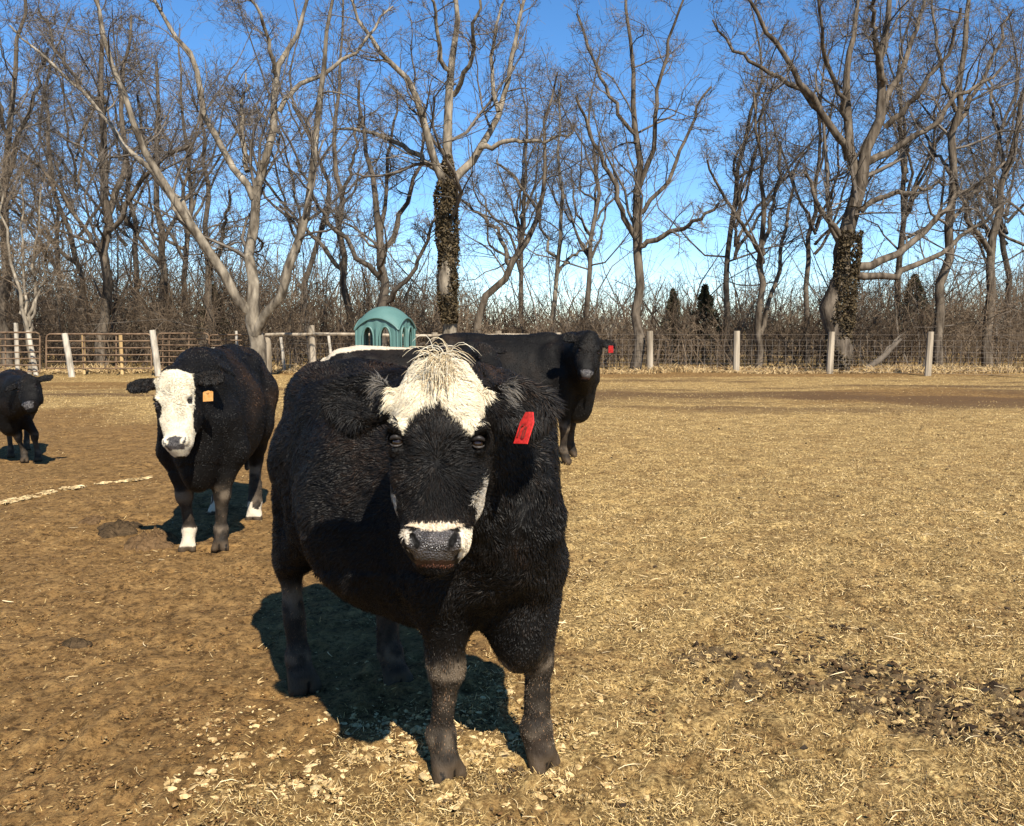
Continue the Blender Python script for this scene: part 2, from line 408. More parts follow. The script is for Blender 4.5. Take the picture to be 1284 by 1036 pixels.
# dung pats, each one a thing
M_dung = mat_noise('fresh_dung', (.030, .021, .012), (.085, .056, .030), 20, 1, 1, 45, .05, bd=.03)
M_dung2 = mat_noise('dry_dung', (.07, .042, .020), (.15, .092, .045), 20, 1, 1, 45, .05, bd=.03)
def dung(px, py, w, d, h, mat, label, seed):
    c = gnd(px, py); nr, na = 12, 44; V = [[0, 0, h]]; 
    for i in range(1, nr+1):
        r = i/nr
        for j in range(na):
            a = j/na*2*math.pi; k = 1+.32*float(vnoise(np.array([math.cos(a)*1.7+seed, math.sin(a)*1.7]), seed))+.16*float(vnoise(np.array([math.cos(a)*5+seed, math.sin(a)*5]), seed+1))
            z = h*(1-r**2.2)*(1+.5*float(vnoise(np.array([r*4*math.cos(a), r*4*math.sin(a)+seed]), seed+3))+.55*float(vnoise(np.array([r*9*math.cos(a), r*9*math.sin(a)+seed]), seed+4))) - .012*(i == nr)
            V.append([math.cos(a)*r*k*w/2, math.sin(a)*r*k*d/2, z])
    V = np.array(V); mb = MB(); f4 = []
    f3 = [[0, 1+j, 1+(j+1) % na] for j in range(na)]
    for i in range(nr-1):
        for j in range(na):
            a = 1+i*na+j; b_ = 1+i*na+(j+1) % na; f4.append([a, a+na, b_+na, b_])
    me = mesh_np('dung_pat', V, [np.array(f4), np.array(f3)], mat)
    o = link('dung_pat', me, loc=(c[0], c[1], float(gz(c[0], c[1]))+.008))
    tag(o, label, 'dung', 'dung pats on the dirt')
dung(150, 663, .34, .42, .045, M_dung, 'dark moist dung pat on the dirt left of the white-faced cow', 4)
dung(192, 681, .34, .42, .06, M_dung2, 'brown dried dung mound beside the white front foot', 9)
dung(92, 808, .15, .10, .022, M_dung, 'small grey black dung splat on bare dirt at lower left', 14)
dung(118, 655, .16, .22, .02, M_dung2, 'small flat brown dung patch farther left than the moist pat', 17)

# ------------------------------------------------------------------ trees
def unit(v): return v/(np.linalg.norm(v, axis=-1, keepdims=True)+1e-9)
def grow(P, Rr, nch, tmin, ang, lenf, npt, r, wig=.18, trop=.12, rmin=.006, rf=.55, lenabs=None, tpow=1.0):
    """children branches of polylines P (M,N,3), radii Rr (M,N)"""
    M, N, _ = P.shape
    t = tmin + (1-tmin)*r.random((M, nch))**tpow
    s = t*(N-1); i = np.minimum(s.astype(int), N-2); f = (s-i)[..., None]
    m_ = np.arange(M)[:, None]
    a, b_ = P[m_, i], P[m_, i+1]; start = a + (b_-a)*f; T = unit(b_-a)
    pr = Rr[m_, i] + (Rr[m_, i+1]-Rr[m_, i])*f[..., 0]
    plen = np.linalg.norm(np.diff(P, axis=1), axis=2).sum(1)[:, None]
    q = unit(np.cross(T, r.normal(size=(M, nch, 3)))); an = R(ang)*(1+.35*r.normal(size=(M, nch, 1)))
    d = unit(T*np.cos(an) + q*np.sin(an)); d[..., 2] += trop; d = unit(d)
    L = (plen*lenf if lenabs is None else lenabs)*(1-.55*t)*(.6+.8*r.random((M, nch)))
    start = start.reshape(-1, 3); d = d.reshape(-1, 3); L = L.reshape(-1); r0 = np.maximum(pr.reshape(-1)*rf, rmin)
    pts = [start]; step = (L/(npt-1))[:, None]
    for k in range(npt-1):
        d = unit(d + wig*r.normal(size=d.shape) + np.array([0, 0, trop*.6])); pts.append(pts[-1]+d*step)
    Pn = np.stack(pts, 1); tt = np.linspace(0, 1, npt)
    Rn = r0[:, None]*(1-.75*tt)[None]; Rn = np.maximum(Rn, rmin*.6)
    return Pn, Rn
def resample(pts, rad, N):
    pts = np.asarray(pts, float); d = np.r_[0, np.cumsum(np.linalg.norm(np.diff(pts, axis=0), axis=1))]
    # catmull-like smoothing through dense interpolation + box filter
    t = np.linspace(0, d[-1], N*6); Q = np.stack([np.interp(t, d, pts[:, k]) for k in range(3)], 1)
    w = max(3, len(t)//(len(pts)*3) | 1); ker = np.ones(w)/w
    pad = w//2; Qp = np.pad(Q, ((pad, pad), (0, 0)), mode='reflect', reflect_type='odd')
    Q = np.stack([np.convolve(Qp[:, k], ker, 'valid') for k in range(3)], 1)
    ii = np.linspace(0, len(Q)-1, N).astype(int)
    rr = np.interp(np.linspace(0, d[-1], N), d, rad)
    return Q[ii], rr
class Geo:
    def __init__(s): s.V = []; s.F = []; s.n = 0
    def tubes(s, P, Rr, n):
        V, F = tubes(P, Rr, n); s.V.append(V); s.F.append(F+s.n); s.n += len(V)
    def ribs(s, P, Rr, r):
        V, F = ribbons(P, Rr*1.15, r); s.V.append(V); s.F.append(F+s.n); s.n += len(V)
    def obj(s, name, mat, parent=None, kind=None, origin=(0, 0, 0)):
        V = np.vstack(s.V) - np.asarray(origin); me = mesh_np(name, V, np.vstack(s.F), mat)
        o = link(name, me, parent)
        if kind: o['kind'] = kind
        return o

def tree(base, limbs, label, seed, bark, twig=None, dens=1.0, flare=1.35, group='bare trees behind the pasture fence', n1=9, n2=8, n3=9, tl=1.0, name='bare_tree', tipr=.0052):
    """limbs: list of (points world (k,3), radii (k)). first is the trunk, from the ground up"""
    r = np.random.default_rng(seed); twig = twig or M_twig
    base = np.asarray(base, float)
    root = empty(name, base); tag(root, label, 'tree', group)
    tg = Geo(); cg = Geo(); N = 14; PP = []; RR = []
    for k, (pts, rad) in enumerate(limbs):
        Q, rr = resample(pts, rad, N)
        Q = Q + np.r_[np.zeros((1, 3)), r.normal(0, 1, (N-1, 3))*(rr[1:, None]*.30+.035)]
        if k == 0: rr[0] *= 1+(flare-1)*.5; Q[0, 2] = base[2]-.15
        PP.append(Q); RR.append(rr)
    PP = np.stack(PP); RR = np.stack(RR)
    tg.tubes(PP, RR, 10)
    n1_, n2_, n3_ = [max(2, int(round(x*dens**.4))) for x in (n1, n2, n3)]
    P1, R1 = grow(PP, RR, n1_, .28, 52, .38*tl, 8, r, .27, .10, .012, .38)
    tgt = R1[:, 0] > .035
    cg.tubes(P1, R1, 4)
    P2, R2 = grow(P1, R1, n2_, .12, 48, .58, 5, r, .32, .07, .009, .5)
    cg.tubes(P2, R2, 3)
    P3, R3 = grow(P2, R2, n3_, .05, 42, .75, 3, r, .32, .06, tipr, .55)
    cg.ribs(P3, R3, r)
    tg.obj('trunk', bark, root, origin=base); cg.obj('crown', twig, root, origin=base)
    return root

def px_limbs(Y, spec, r, dy=1.2):
    """spec: list of limbs [(px,py,halfwidth px),...] ; limbs get their own depth drift"""
    out = []
    for k, sp in enumerate(spec):
        n_ = len(sp); drift = 0 if k == 0 else r.uniform(-1, 1)*dy*2
        pts = []; rad = []
        for i, (x, y, w) in enumerate(sp):
            if k == 0 and i == 0: q = at(x, y, Y); q[2] = 0; q[0] = (x-CX)/FPX*Y*1.0
            else: q = at(x, y, Y + drift*(i/max(1, n_-1)))
            pts.append(q); rad.append(w*.74*Y/FPX)
        out.append((pts, rad))
    return out
def px_tree(Y, spec, label, seed, bark, **kw):
    r = np.random.default_rng(seed+100)
    L = px_limbs(Y, spec, r); b_ = np.array(L[0][0][0]); b_[2] = float(gz(b_[0], b_[1]))
    return tree(b_, L, label, seed, bark, **kw)

# pale many-stemmed tree left of the green hut
px_tree(27, [
    [(322, 465, 15), (322, 420, 13), (316, 385, 11), (316, 330, 8.5), (318, 240, 7.5), (330, 205, 6.5), (348, 160, 6), (350, 90, 5), (372, 40, 3.5), (395, -40, 2)],
    [(320, 420, 9), (335, 395, 8), (362, 350, 7.5), (378, 290, 6.5), (392, 210, 5.5), (400, 130, 4.5), (410, 40, 3), (425, -40, 2)],
    [(316, 395, 9), (295, 372, 8.5), (262, 320, 7.5), (238, 278, 7), (205, 240, 6), (170, 160, 5), (135, 60, 3.5), (110, -30, 2)],
    [(318, 250, 6), (300, 225, 6), (285, 200, 5.5), (255, 140, 5), (240, 70, 4.2), (205, 20, 3), (170, -50, 2)],
    [(238, 278, 6), (200, 225, 5), (150, 175, 4), (110, 120, 3), (60, 75, 2.2), (10, 30, 1.5)],
    [(350, 140, 4.5), (375, 110, 4), (420, 85, 3.2), (460, 50, 2.5), (490, 10, 1.6)],
    [(348, 100, 4), (338, 60, 3.2), (320, 10, 2.4), (300, -40, 1.5)],
    [(310, 215, 4.5), (303, 170, 4), (306, 120, 2.5), (310, 92, 1.2)],
    [(295, 372, 6), (270, 335, 5), (245, 300, 4), (215, 255, 3)],
], 'pale barked tree forking low into several stems, left of the green hut', 11, M_barkpale, dens=1.0, n1=9, flare=1.2)
# ivy tree
ivy_root = px_tree(30.5, [
    [(563, 468, 14), (562, 400, 12), (560, 330, 12), (560, 240, 11), (561, 180, 8), (566, 100, 6.5), (572, 30, 4.5), (575, -60, 2.5)],
    [(560, 245, 8), (545, 215, 7), (535, 160, 6), (512, 110, 5), (490, 80, 4), (455, 30, 2.8), (430, -20, 1.6)],
    [(562, 235, 8), (585, 215, 7), (600, 185, 6), (625, 140, 5), (640, 80, 4), (655, 10, 3), (665, -40, 1.8)],
    [(560, 225, 6), (540, 205, 5), (500, 180, 4.2), (460, 165, 3), (420, 160, 2)],
    [(568, 120, 4.5), (590, 80, 3.6), (598, 30, 2.6), (605, -30, 1.6)],
    [(566, 100, 4.5), (550, 60, 3.6), (545, 10, 2.4), (530, -40, 1.5)],
    [(600, 185, 5), (640, 175, 3.6), (685, 178, 2.5), (720, 165, 1.6)],
    [(625, 140, 4), (615, 90, 3.4), (622, 30, 2.4), (640, -30, 1.5)],
], 'tree with brown ivy wrapped round its trunk behind the nearest cow', 12, M_barkpale, dens=1.0, n1=9, flare=1.15)
def leaves(root, path, rad, N, size, mat, name, seed, y0=0):
    r = np.random.default_rng(seed); Q, rr = resample(path, rad, 40)
    t = r.random(N)*39; i = np.minimum(t.astype(int), 38); f = (t-i)[:, None]
    c = Q[i]*(1-f)+Q[i+1]*f; a = r.random(N)*6.283
    lump = 1+.28*vnoise(np.stack([a*1.5, c[:, 2]*2.2], -1), seed)
    rad_ = (rr[i]*lump + r.random(N)*.10)
    c = c + np.stack([np.cos(a)*rad_, np.sin(a)*rad_, np.zeros(N)], -1)
    d1 = unit(r.normal(size=(N, 3))); d2 = unit(np.cross(d1, r.normal(size=(N, 3))))
    s = size*(.6+.8*r.random((N, 1)))
    V = np.stack([c-d1*s, c-d2*s*.6, c+d1*s, c+d2*s*.6], 1).reshape(-1, 3)
    F = np.arange(4*N).reshape(-1, 4)
    o = link(name, mesh_np(name, V - np.asarray(root.location), F, mat, smooth=False), root); o['kind'] = 'stuff'
leaves(ivy_root, [at(563, 405, 30.5), at(561, 330, 30.5), at(560, 240, 30.5), at(561, 195, 30.5)], [.20, .27, .30, .02], 9000, .055, M_ivy, 'ivy', 3)
# tree right of the black cow's head
px_tree(31, [
    [(795, 466, 9), (797, 400, 8), (798, 320, 7.5), (800, 230, 6), (795, 150, 4.6), (790, 70, 3.2), (783, -30, 1.8)],
    [(798, 310, 5), (840, 292, 4), (870, 280, 3), (900, 255, 2.2)],
    [(798, 300, 5), (775, 255, 4.4), (765, 220, 3.6), (748, 180, 2.8), (720, 120, 2)],
    [(800, 240, 4.6), (820, 200, 4), (822, 130, 3.2), (835, 60, 2.4), (860, -10, 1.6)],
    [(797, 180, 3.6), (770, 130, 3), (745, 80, 2.4), (725, 20, 1.6)],
    [(800, 270, 4), (838, 230, 3.4), (860, 170, 2.6), (890, 110, 1.8)],
], 'tall thin dark trunked tree just right of the black cow with the red tag', 13, M_bark, dens=1.1, n1=9)
# big tree at right
big_root = px_tree(30.5, [
    [(1048, 472, 19), (1052, 400, 17), (1062, 320, 14), (1072, 250, 12), (1085, 210, 9.5), (1102, 170, 8.5), (1105, 100, 6.5), (1112, 20, 4.5), (1120, -60, 2.5)],
    [(1070, 260, 9), (1068, 200, 8), (1062, 150, 7), (1065, 80, 5), (1075, 10, 3.5), (1080, -50, 2)],
    [(1064, 200, 7), (1050, 170, 6.2), (1025, 130, 5.4), (990, 80, 4.4), (955, 30, 3.2), (930, -20, 2)],
    [(1030, 140, 5), (1000, 110, 4.2), (960, 90, 3.2), (920, 60, 2.4), (895, 25, 1.6)],
    [(1070, 335, 8), (1105, 330, 6.5), (1150, 300, 5.2), (1180, 265, 4.2), (1215, 235, 3.2), (1262, 205, 2)],
    [(1070, 345, 7), (1120, 345, 5.6), (1165, 330, 4.4), (1210, 295, 3.4), (1262, 255, 2.2)],
    [(1085, 205, 7), (1120, 190, 5.6), (1165, 165, 4.4), (1200, 120, 3.6), (1240, 100, 2.6), (1270, 70, 1.6)],
    [(1080, 265, 5), (1110, 245, 4.4), (1145, 238, 3.4), (1185, 230, 2.4)],
    [(1068, 310, 5), (1045, 285, 4.4), (1025, 255, 3.4), (1010, 215, 2.4)],
    [(1102, 150, 6), (1125, 100, 5), (1145, 50, 3.8), (1165, -20, 2.4)],
    [(1105, 110, 5), (1100, 60, 4), (1092, 0, 3)],
    [(1110, 160, 5), (1150, 120, 4), (1185, 70, 3), (1205, 10, 2)],
    [(1062, 150, 4), (1040, 90, 3.4), (1030, 40, 2.6), (1022, -20, 1.6)],
], 'biggest spreading tree with a thick ivy covered trunk behind the right fence', 14, M_bark, dens=1.0, n1=8, flare=1.25)
leaves(big_root, [at(1049, 462, 30.5), at(1053, 400, 30.5), at(1062, 335, 30.5), at(1068, 290, 30.5)], [.42, .40, .34, .26], 7000, .055, M_ivy, 'ivy', 5)
# straight tree right of the big tree
px_tree(33, [
    [(1176, 465, 8), (1182, 380, 7.5), (1188, 300, 7), (1196, 180, 6), (1206, 80, 4.5), (1215, -20, 3)],
    [(1190, 280, 3.5), (1215, 250, 2.6), (1235, 225, 2)],
    [(1197, 160, 4), (1225, 110, 3.2), (1250, 60, 2.4), (1270, 10, 1.6)],
    [(1199, 140, 3.6), (1180, 90, 3), (1175, 40, 2.2), (1165, -20, 1.5)],
    [(1193, 220, 3), (1170, 190, 2.4), (1150, 150, 1.8)],
], 'straight grey trunked tree right of the biggest tree', 15, M_bark, dens=1.0, n1=9)
px_tree(34, [
    [(1238, 465, 8), (1240, 380, 7.5), (1246, 300, 6.5), (1262, 220, 5), (1285, 120, 3.5), (1300, 20, 2)],
    [(1243, 320, 5), (1222, 290, 4), (1205, 255, 3), (1195, 215, 2)],
    [(1246, 310, 4), (1228, 275, 3.4), (1225, 240, 2.4)],
    [(1262, 220, 4), (1250, 160, 3), (1240, 100, 2)],
], 'crooked tree with elbowed limbs at the right edge of the row', 16, M_bark, dens=1.0)
# mid right small double tree
px_tree(33, [
    [(950, 465, 6), (952, 400, 5.5), (958, 330, 5), (955, 250, 3.6), (950, 170, 2.4), (945, 110, 1.5)],
    [(953, 420, 4), (975, 340, 3.4), (985, 280, 2.8), (1000, 200, 2)],
    [(957, 330, 4), (935, 290, 3.2), (905, 245, 2.4), (885, 200, 1.6)],
    [(958, 320, 4), (972, 250, 3), (978, 180, 2.2)],
], 'slender twin stemmed tree midway between the thin tree and the biggest tree', 17, M_bark, dens=1.0, n1=12)
# leaning curved tree between ivy tree and black cow
px_tree(33, [
    [(598, 440, 8), (603, 385, 6.5), (632, 345, 6), (655, 310, 5), (676, 270, 4.4), (684, 225, 3.6), (680, 160, 2.6), (700, 90, 1.6)],
    [(640, 335, 4), (625, 290, 3.2), (600, 265, 2.6), (575, 250, 2)],
    [(676, 265, 3), (650, 225, 2.6), (620, 200, 2)],
], 'curved leaning tree right of the ivy wrapped trunk', 18, M_bark, dens=1.0)
px_tree(35, [
    [(690, 460, 4), (694, 380, 4), (700, 320, 3.6), (704, 250, 3), (700, 180, 2), (705, 100, 1.4)],
    [(697, 345, 3), (720, 320, 2.4), (745, 300, 1.8)],
    [(700, 330, 3), (680, 290, 2.2), (672, 240, 1.6)],
], 'small pale sapling tree left of the black cow with the red tag', 19, M_barkpale, dens=1.0)
# trees between pale tree and ivy tree
px_tree(31.5, [
    [(478, 462, 9), (482, 400, 8), (480, 340, 7.5), (478, 290, 6), (465, 230, 4.5), (458, 170, 3.2), (450, 100, 2)],
    [(480, 330, 5.5), (497, 290, 4.6), (515, 240, 3.6), (530, 190, 2.6), (535, 130, 1.8)],
    [(479, 350, 5), (450, 320, 4.2), (420, 290, 3.6), (395, 250, 2.6), (370, 200, 1.8)],
    [(481, 380, 5), (510, 350, 3.8), (535, 310, 2.8), (548, 270, 2)],
    [(478, 290, 4), (485, 240, 3.2), (490, 180, 2.4), (500, 110, 1.6)],
], 'dark many limbed tree behind the green hut', 20, M_barkdark, dens=1.2, n1=10)
px_tree(36, [
    [(434, 462, 7), (436, 400, 6), (430, 330, 5.6), (428, 260, 4.6), (418, 180, 3.6), (425, 90, 2.4), (430, 0, 1.6)],
    [(434, 345, 4.4), (405, 310, 3.6), (380, 280, 2.6), (350, 260, 1.8)],
    [(428, 250, 3.4), (445, 200, 2.6), (452, 140, 1.8)],
], 'dim grey tree between the pale tree and the green hut', 21, M_bark, dens=1.1)
# left side trees
px_tree(33, [
    [(130, 462, 9), (132, 380, 8), (130, 290, 7), (135, 200, 6), (128, 120, 4.6), (125, 40, 3), (120, -30, 2)],
    [(131, 280, 6), (150, 230, 5), (158, 160, 4), (155, 90, 3), (165, 20, 2)],
    [(130, 300, 4.6), (165, 245, 4), (200, 200, 3), (240, 180, 2)],
    [(132, 320, 4), (95, 270, 3.2), (60, 220, 2.4), (30, 190, 1.6)],
    [(132, 130, 4), (100, 110, 3.4), (70, 60, 2.4), (50, 10, 1.6)],
], 'grey tree with twin upright trunks second from the left edge', 22, M_bark, dens=1.2, n1=10)
px_tree(32, [
    [(8, 462, 9), (6, 380, 8), (4, 300, 7), (8, 200, 5), (20, 120, 4), (25, 40, 3), (30, -30, 2)],
    [(4, 250, 5), (20, 180, 4), (40, 130, 3), (60, 60, 2)],
    [(5, 300, 4), (-20, 240, 3), (-40, 180, 2)],
    [(10, 190, 3.6), (-5, 120, 3), (-15, 40, 2)],
], 'grey tree at the far left edge of the row', 23, M_bark, dens=1.2, n1=10)
px_tree(29, [
    [(36, 470, 4), (36, 420, 3.6), (28, 380, 3), (15, 330, 2.4), (5, 270, 1.8), (-5, 200, 1.2)],
    [(36, 425, 3), (42, 370, 2.6), (48, 300, 2), (52, 230, 1.4)],
    [(36, 430, 2.6), (30, 350, 2), (28, 280, 1.6), (25, 220, 1.2)],
    [(34, 410, 2.4), (18, 350, 2), (10, 290, 1.4)],
    [(37, 410, 2.4), (55, 350, 2), (62, 300, 1.4)],
], 'young pale sapling cluster rising beside the rusty gate at far left', 24, M_barkpale, twig=M_twigwarm, dens=1.1, n1=12)
px_tree(36, [
    [(205, 462, 7), (203, 380, 6.4), (200, 300, 5.4), (196, 230, 4.4), (200, 150, 3.4), (195, 80, 2.2)],
    [(202, 310, 4), (225, 260, 3.2), (240, 200, 2.4), (250, 150, 1.6)],
    [(201, 330, 4), (175, 300, 3), (150, 260, 2.4)],
    [(198, 230, 3.4), (180, 180, 2.6), (172, 120, 1.8)],
], 'grey tree seen through the left limbs of the pale tree', 25, M_bark, dens=1.3, n1=11)
px_tree(38, [
    [(262, 462, 8), (262, 400, 7), (258, 330, 5), (262, 260, 4), (255, 180, 3), (250, 120, 2)],
    [(260, 350, 4), (280, 300, 3), (288, 240, 2)],
], 'dark trunked tree directly left of the pale tree fork', 26, M_barkdark, dens=1.3, n1=11)

# more trees farther back: shared meshes, several of them
def generic(seed, H=17, lean=0):
    r = np.random.default_rng(seed); top = np.array([r.uniform(-1.5, 1.5), r.uniform(-1, 1), H])
    trunk = [np.zeros(3), top*.25+r.normal(0, .3, 3)*[1, 1, 0], top*.5+r.normal(0, .7, 3)*[1, 1, 0], top*.8+r.normal(0, .9, 3)*[1, 1, 0], top]
    L = [(trunk, [.16, .135, .11, .06, .02])]
    for k in range(8):
        t = r.uniform(.28, .7); a = r.uniform(0, 6.283) ; s = top*t; ln = H*r.uniform(.25, .45)
        e = r.uniform(.7, 1.15); d = np.array([math.cos(a)*math.cos(e), math.sin(a)*math.cos(e), math.sin(e)])
        b_ = .10*(1-t)+.02
        L.append(([s, s+d*ln*.35+r.normal(0, .35, 3), s+d*ln*.7+[0, 0, ln*.12]+r.normal(0, .4, 3), s+d*ln+[0, 0, ln*.2]], [b_, b_*.75, b_*.5, b_*.25]))
    return L
protos = []
spots = [(-15, 395, 41), (75, 400, 44), (100, 380, 39), (170, 400, 45), (238, 390, 43), (290, 400, 47), (345, 400, 42), (372, 400, 39),
         (410, 400, 45), (520, 400, 44), (545, 400, 50), (600, 400, 52), (655, 400, 47), (735, 400, 43), (765, 400, 50), (830, 400, 52), (880, 400, 42),
         (915, 400, 40), (985, 400, 44), (1012, 400, 38), (1120, 400, 43), (1150, 400, 49), (1212, 400, 41), (1262, 400, 45), (1300, 400, 40)]
desc = ['beyond the left edge', 'behind the left gate', 'behind the gate, second from left', 'left of the pale tree', 'through the pale tree limbs', 'behind the pale tree fork',
        'right of the pale tree stems', 'between pale tree and green hut', 'left of the green hut', 'right of the green hut', 'behind the ivy wrapped trunk',
        'right of the ivy wrapped trunk', 'behind the curved leaning tree', 'behind the black cow with red tag', 'left of the thin dark tree', 'right of the thin dark tree',
        'beside the dark cedars', 'left of the twin stemmed tree', 'right of the twin stemmed tree', 'left of the biggest tree', 'right of the biggest tree',
        'left of the straight grey trunk', 'right of the straight grey trunk', 'behind the crooked right tree', 'beyond the right edge']
sizes = ['slim distant bare tree', 'hazy distant bare tree', 'small distant bare tree', 'tall distant bare tree']
for i, (px, py, Y) in enumerate(spots):
    if i in (5, 6, 8, 9, 10, 11, 14, 15, 16, 18, 21, 22): continue
    X_ = (px-CX)/FPX*Y; sc = float(rng.uniform(.66, 1.0)) if 560 < px < 900 else float(rng.uniform(.76, 1.12))
    lab = f'{sizes[3 if sc > .93 else (2 if sc < .8 else (0 if i % 2 else 1))]} {desc[i]}'
    if i < 4:
        o = tree((X_, Y, 0), [([np.array(q)+[X_, Y, 0] for q in pts], rad) for pts, rad in generic(200+i)], lab, 300+i, M_barkdark if i % 2 else M_bark, n1=9, n2=8, n3=8, group='distant bare trees in the wood', tipr=.0075)
        protos.append(o)
    else:
        pr = protos[i % 4]; o = pr.copy(); S.collection.objects.link(o); o.location = (X_, Y, 0)
        o['label'] = lab
        for c in pr.children:
            c2 = c.copy(); S.collection.objects.link(c2); c2.parent = o
    o.rotation_euler[2] = float(rng.uniform(0, 6.28)); o.scale = (sc, sc, sc)

# understorey thicket: nobody could count it
def thicket(name, N, y0, y1, xh, hfun, r0, n1, n2, label, mat, seed, dens=None, clump=.5):
    r = np.random.default_rng(seed); y = r.uniform(y0, y1, N); x = r.uniform(-xh, xh, N)*y
    if dens is not None:
        k = r.random(N) < dens(x/y*FPX+CX, y); x, y = x[k], y[k]; N = len(x)
    P = [np.stack([x, y, np.zeros(N)-.1], -1)]; H = hfun(x/y*FPX+CX, y)*(.45+.75*r.random(N))
    d = unit(np.stack([r.normal(0, .35, N), r.normal(0, .35, N), np.ones(N)], -1))
    for k in range(5):
        P.append(P[-1]+d*(H/5)[:, None]); d = unit(d+r.normal(0, .20, (N, 3))+np.array([0, 0, -.02]))
    P = np.stack(P, 1); Rr = r0*(.5+.9*r.random(N))[:, None]*np.array([1, .9, .75, .6, .45, .3])[None]
    g = Geo(); g.tubes(P, Rr, 3)
    P1, R1 = grow(P, Rr, n1, .15, 45, .45, 3, r, .3, .05, .008, .5); g.tubes(P1, R1, 3)
    if n2:
        P2, R2 = grow(P1, R1, n2, .1, 50, .5, 3, r, .3, .0, .007, .6); g.ribs(P2, R2, r)
    o = g.obj(name, mat, kind='stuff'); tag(o, label); return o
hf = lambda px, y: np.interp(px, [0, 200, 380, 480, 560, 640, 700, 760, 900, 1000, 1284], [4.4, 4.4, 4.0, 4.0, 3.4, 2.4, 2.3, 2.6, 2.9, 3.4, 4.0])
thicket('thicket', 1700, 32.5, 44, .66, hf, .020, 6, 6, 'dense brown bare brush and saplings along the foot of the wood', M_brush, 41)
hf2 = lambda px, y: np.interp(px, [0, 380, 560, 640, 700, 900, 1284], [8.0, 7.5, 5.4, 4.0, 4.0, 5.0, 6.5])
thicket('far_wood', 2500, 46, 85, .66, hf2, .05, 5, 4, 'far off bare wood reading as a brown mass behind the brush', M_brush, 42)
hf3 = lambda px, y: np.interp(px, [0, 380, 560, 900, 1284], [10, 9.5, 7, 7, 8])
thicket('tall_saplings', 150, 34, 50, .66, hf3, .045, 8, 6, 'thin tall saplings crowding between the bigger trees', M_twig, 43)
# weeds and dead grass along the fence line
def edge_grass():
    N = 16000; y = 29.2+np.abs(rng.normal(0, 1.3, N)); x = rng.uniform(-.62, .62, N)*y*1.02
    h = .06+.20*rng.random(N)*(.4+.9*sstep(-.3, .5, vnoise(np.stack([x*.9, y], -1), 7)))
    a = rng.random(N)*6.28; P0 = np.stack([x, y, gz(x, y)-.02], -1)
    P1 = P0+np.stack([np.cos(a)*.05, np.sin(a)*.05, h*.6], -1); P2 = P1+np.stack([np.cos(a)*.12, np.sin(a)*.12, h*.35], -1)
    V, F = ribbons(np.stack([P0, P1, P2], 1), np.broadcast_to(np.array([.013, .011, .004]), (N, 3)), rng)
    c = np.asarray([(.36, .25, .115), (.26, .17, .075), (.44, .32, .16)])[rng.integers(0, 3, N)]
    o = link('dead_grass', mesh_np('dead_grass', V, F, M_straw, col=np.repeat(c, 6, 0), smooth=False))
    tag(o, 'tufts of dead pale grass along the foot of the fence', kind='stuff')
edge_grass()
def cedar(px, Y, h, w, label, seed):
    r = np.random.default_rng(seed); X_ = (px-CX)/FPX*Y; root = empty('cedar_tree', (X_, Y, 0)); tag(root, label, 'tree', 'dark cedars in the wood')
    mb = MB(); mb.tube([(0, 0, -.1), (.05, 0, h*.5), (0, 0, h*.95)], [.09, .06, .015], 8); mb.build('trunk', M_barkdark, root, True)
    N = 2600; t = r.random(N)**.8; a = r.random(N)*6.28
    rr = w*(1-t)**.8*(.25+.75*r.random(N)**.5)*(1+.4*vnoise(np.stack([a*1.2, t*9], -1), seed))
    c = np.stack([np.cos(a)*rr, np.sin(a)*rr, .25+t*(h-.2)+rr*.35], -1)
    d1 = unit(np.stack([np.cos(a), np.sin(a), np.full(N, .6)], -1)+r.normal(0, .4, (N, 3))); d2 = unit(np.cross(d1, r.normal(size=(N, 3))))
    s = .10*(.5+r.random((N, 1))); V = np.stack([c-d1*s, c-d2*s*.3, c+d1*s, c+d2*s*.3], 1).reshape(-1, 3)
    o = link('crown', mesh_np('crown', V, np.arange(4*N).reshape(-1, 4), M_cedar, smooth=False), root)
cedar(882, 38, 3.3, .9, 'dark evergreen cedar standing right of the thin dark tree', 1)
cedar(842, 40, 3.2, .7, 'small dark cedar close beside the thin dark tree', 2)
cedar(270, 40, 3.4, 1.0, 'dark evergreen shrub behind the fork of the pale tree', 3)
cedar(1142, 42, 4.0, 1.2, 'dark cedar behind the fence between biggest and straight trees', 4)

# fallen branches beyond the right fence
def log(pts, rad, label):
    Q, rr = resample(pts, rad, 10); mb = MB(); o0 = Q[0].copy(); Q = Q-o0
    mb.tube(Q, rr, 8)
    for k in (4, 6, 7):
        mb.tube([Q[k], Q[k]+[.2, .1, .35], Q[k]+[.5, .1, .55]], [rr[k]*.6, rr[k]*.4, .008], 6)
    o = mb.build('fallen_branch', M_barkdark, smooth=True, loc=o0); tag(o, label, 'branch', 'fallen branches behind the fence')
log([at(1086, 463, 31.3), at(1105, 450, 31.4), at(1130, 425, 31.5)], [.13, .11, .05], 'dark broken branch leaning beside the biggest tree trunk')
#log([at(1200, 462, 31.3), at(1225, 440, 31.5), at(1245, 428, 31.5)], [.05, .04, .02], 'thin bent grey branch on the ground near the right edge')

# ------------------------------------------------------------------ fences
def post(mb, base, top, r, n=9):
    mb.tube([base-np.array([0, 0, .15]), base*.5+top*.5, top], [r*1.05, r, r*.96], n)
def wood_post(parent, x0, y0, x1, y1, hw, Y, mat=M_wood, loc0=np.zeros(3)):
    b_ = at(x0, y0, Y); b_[2] = 0; t = at(x1, y1, Y); mb = MB(); post(mb, b_-loc0, t-loc0, hw*Y/FPX)
    return mb.build('post', mat, parent)
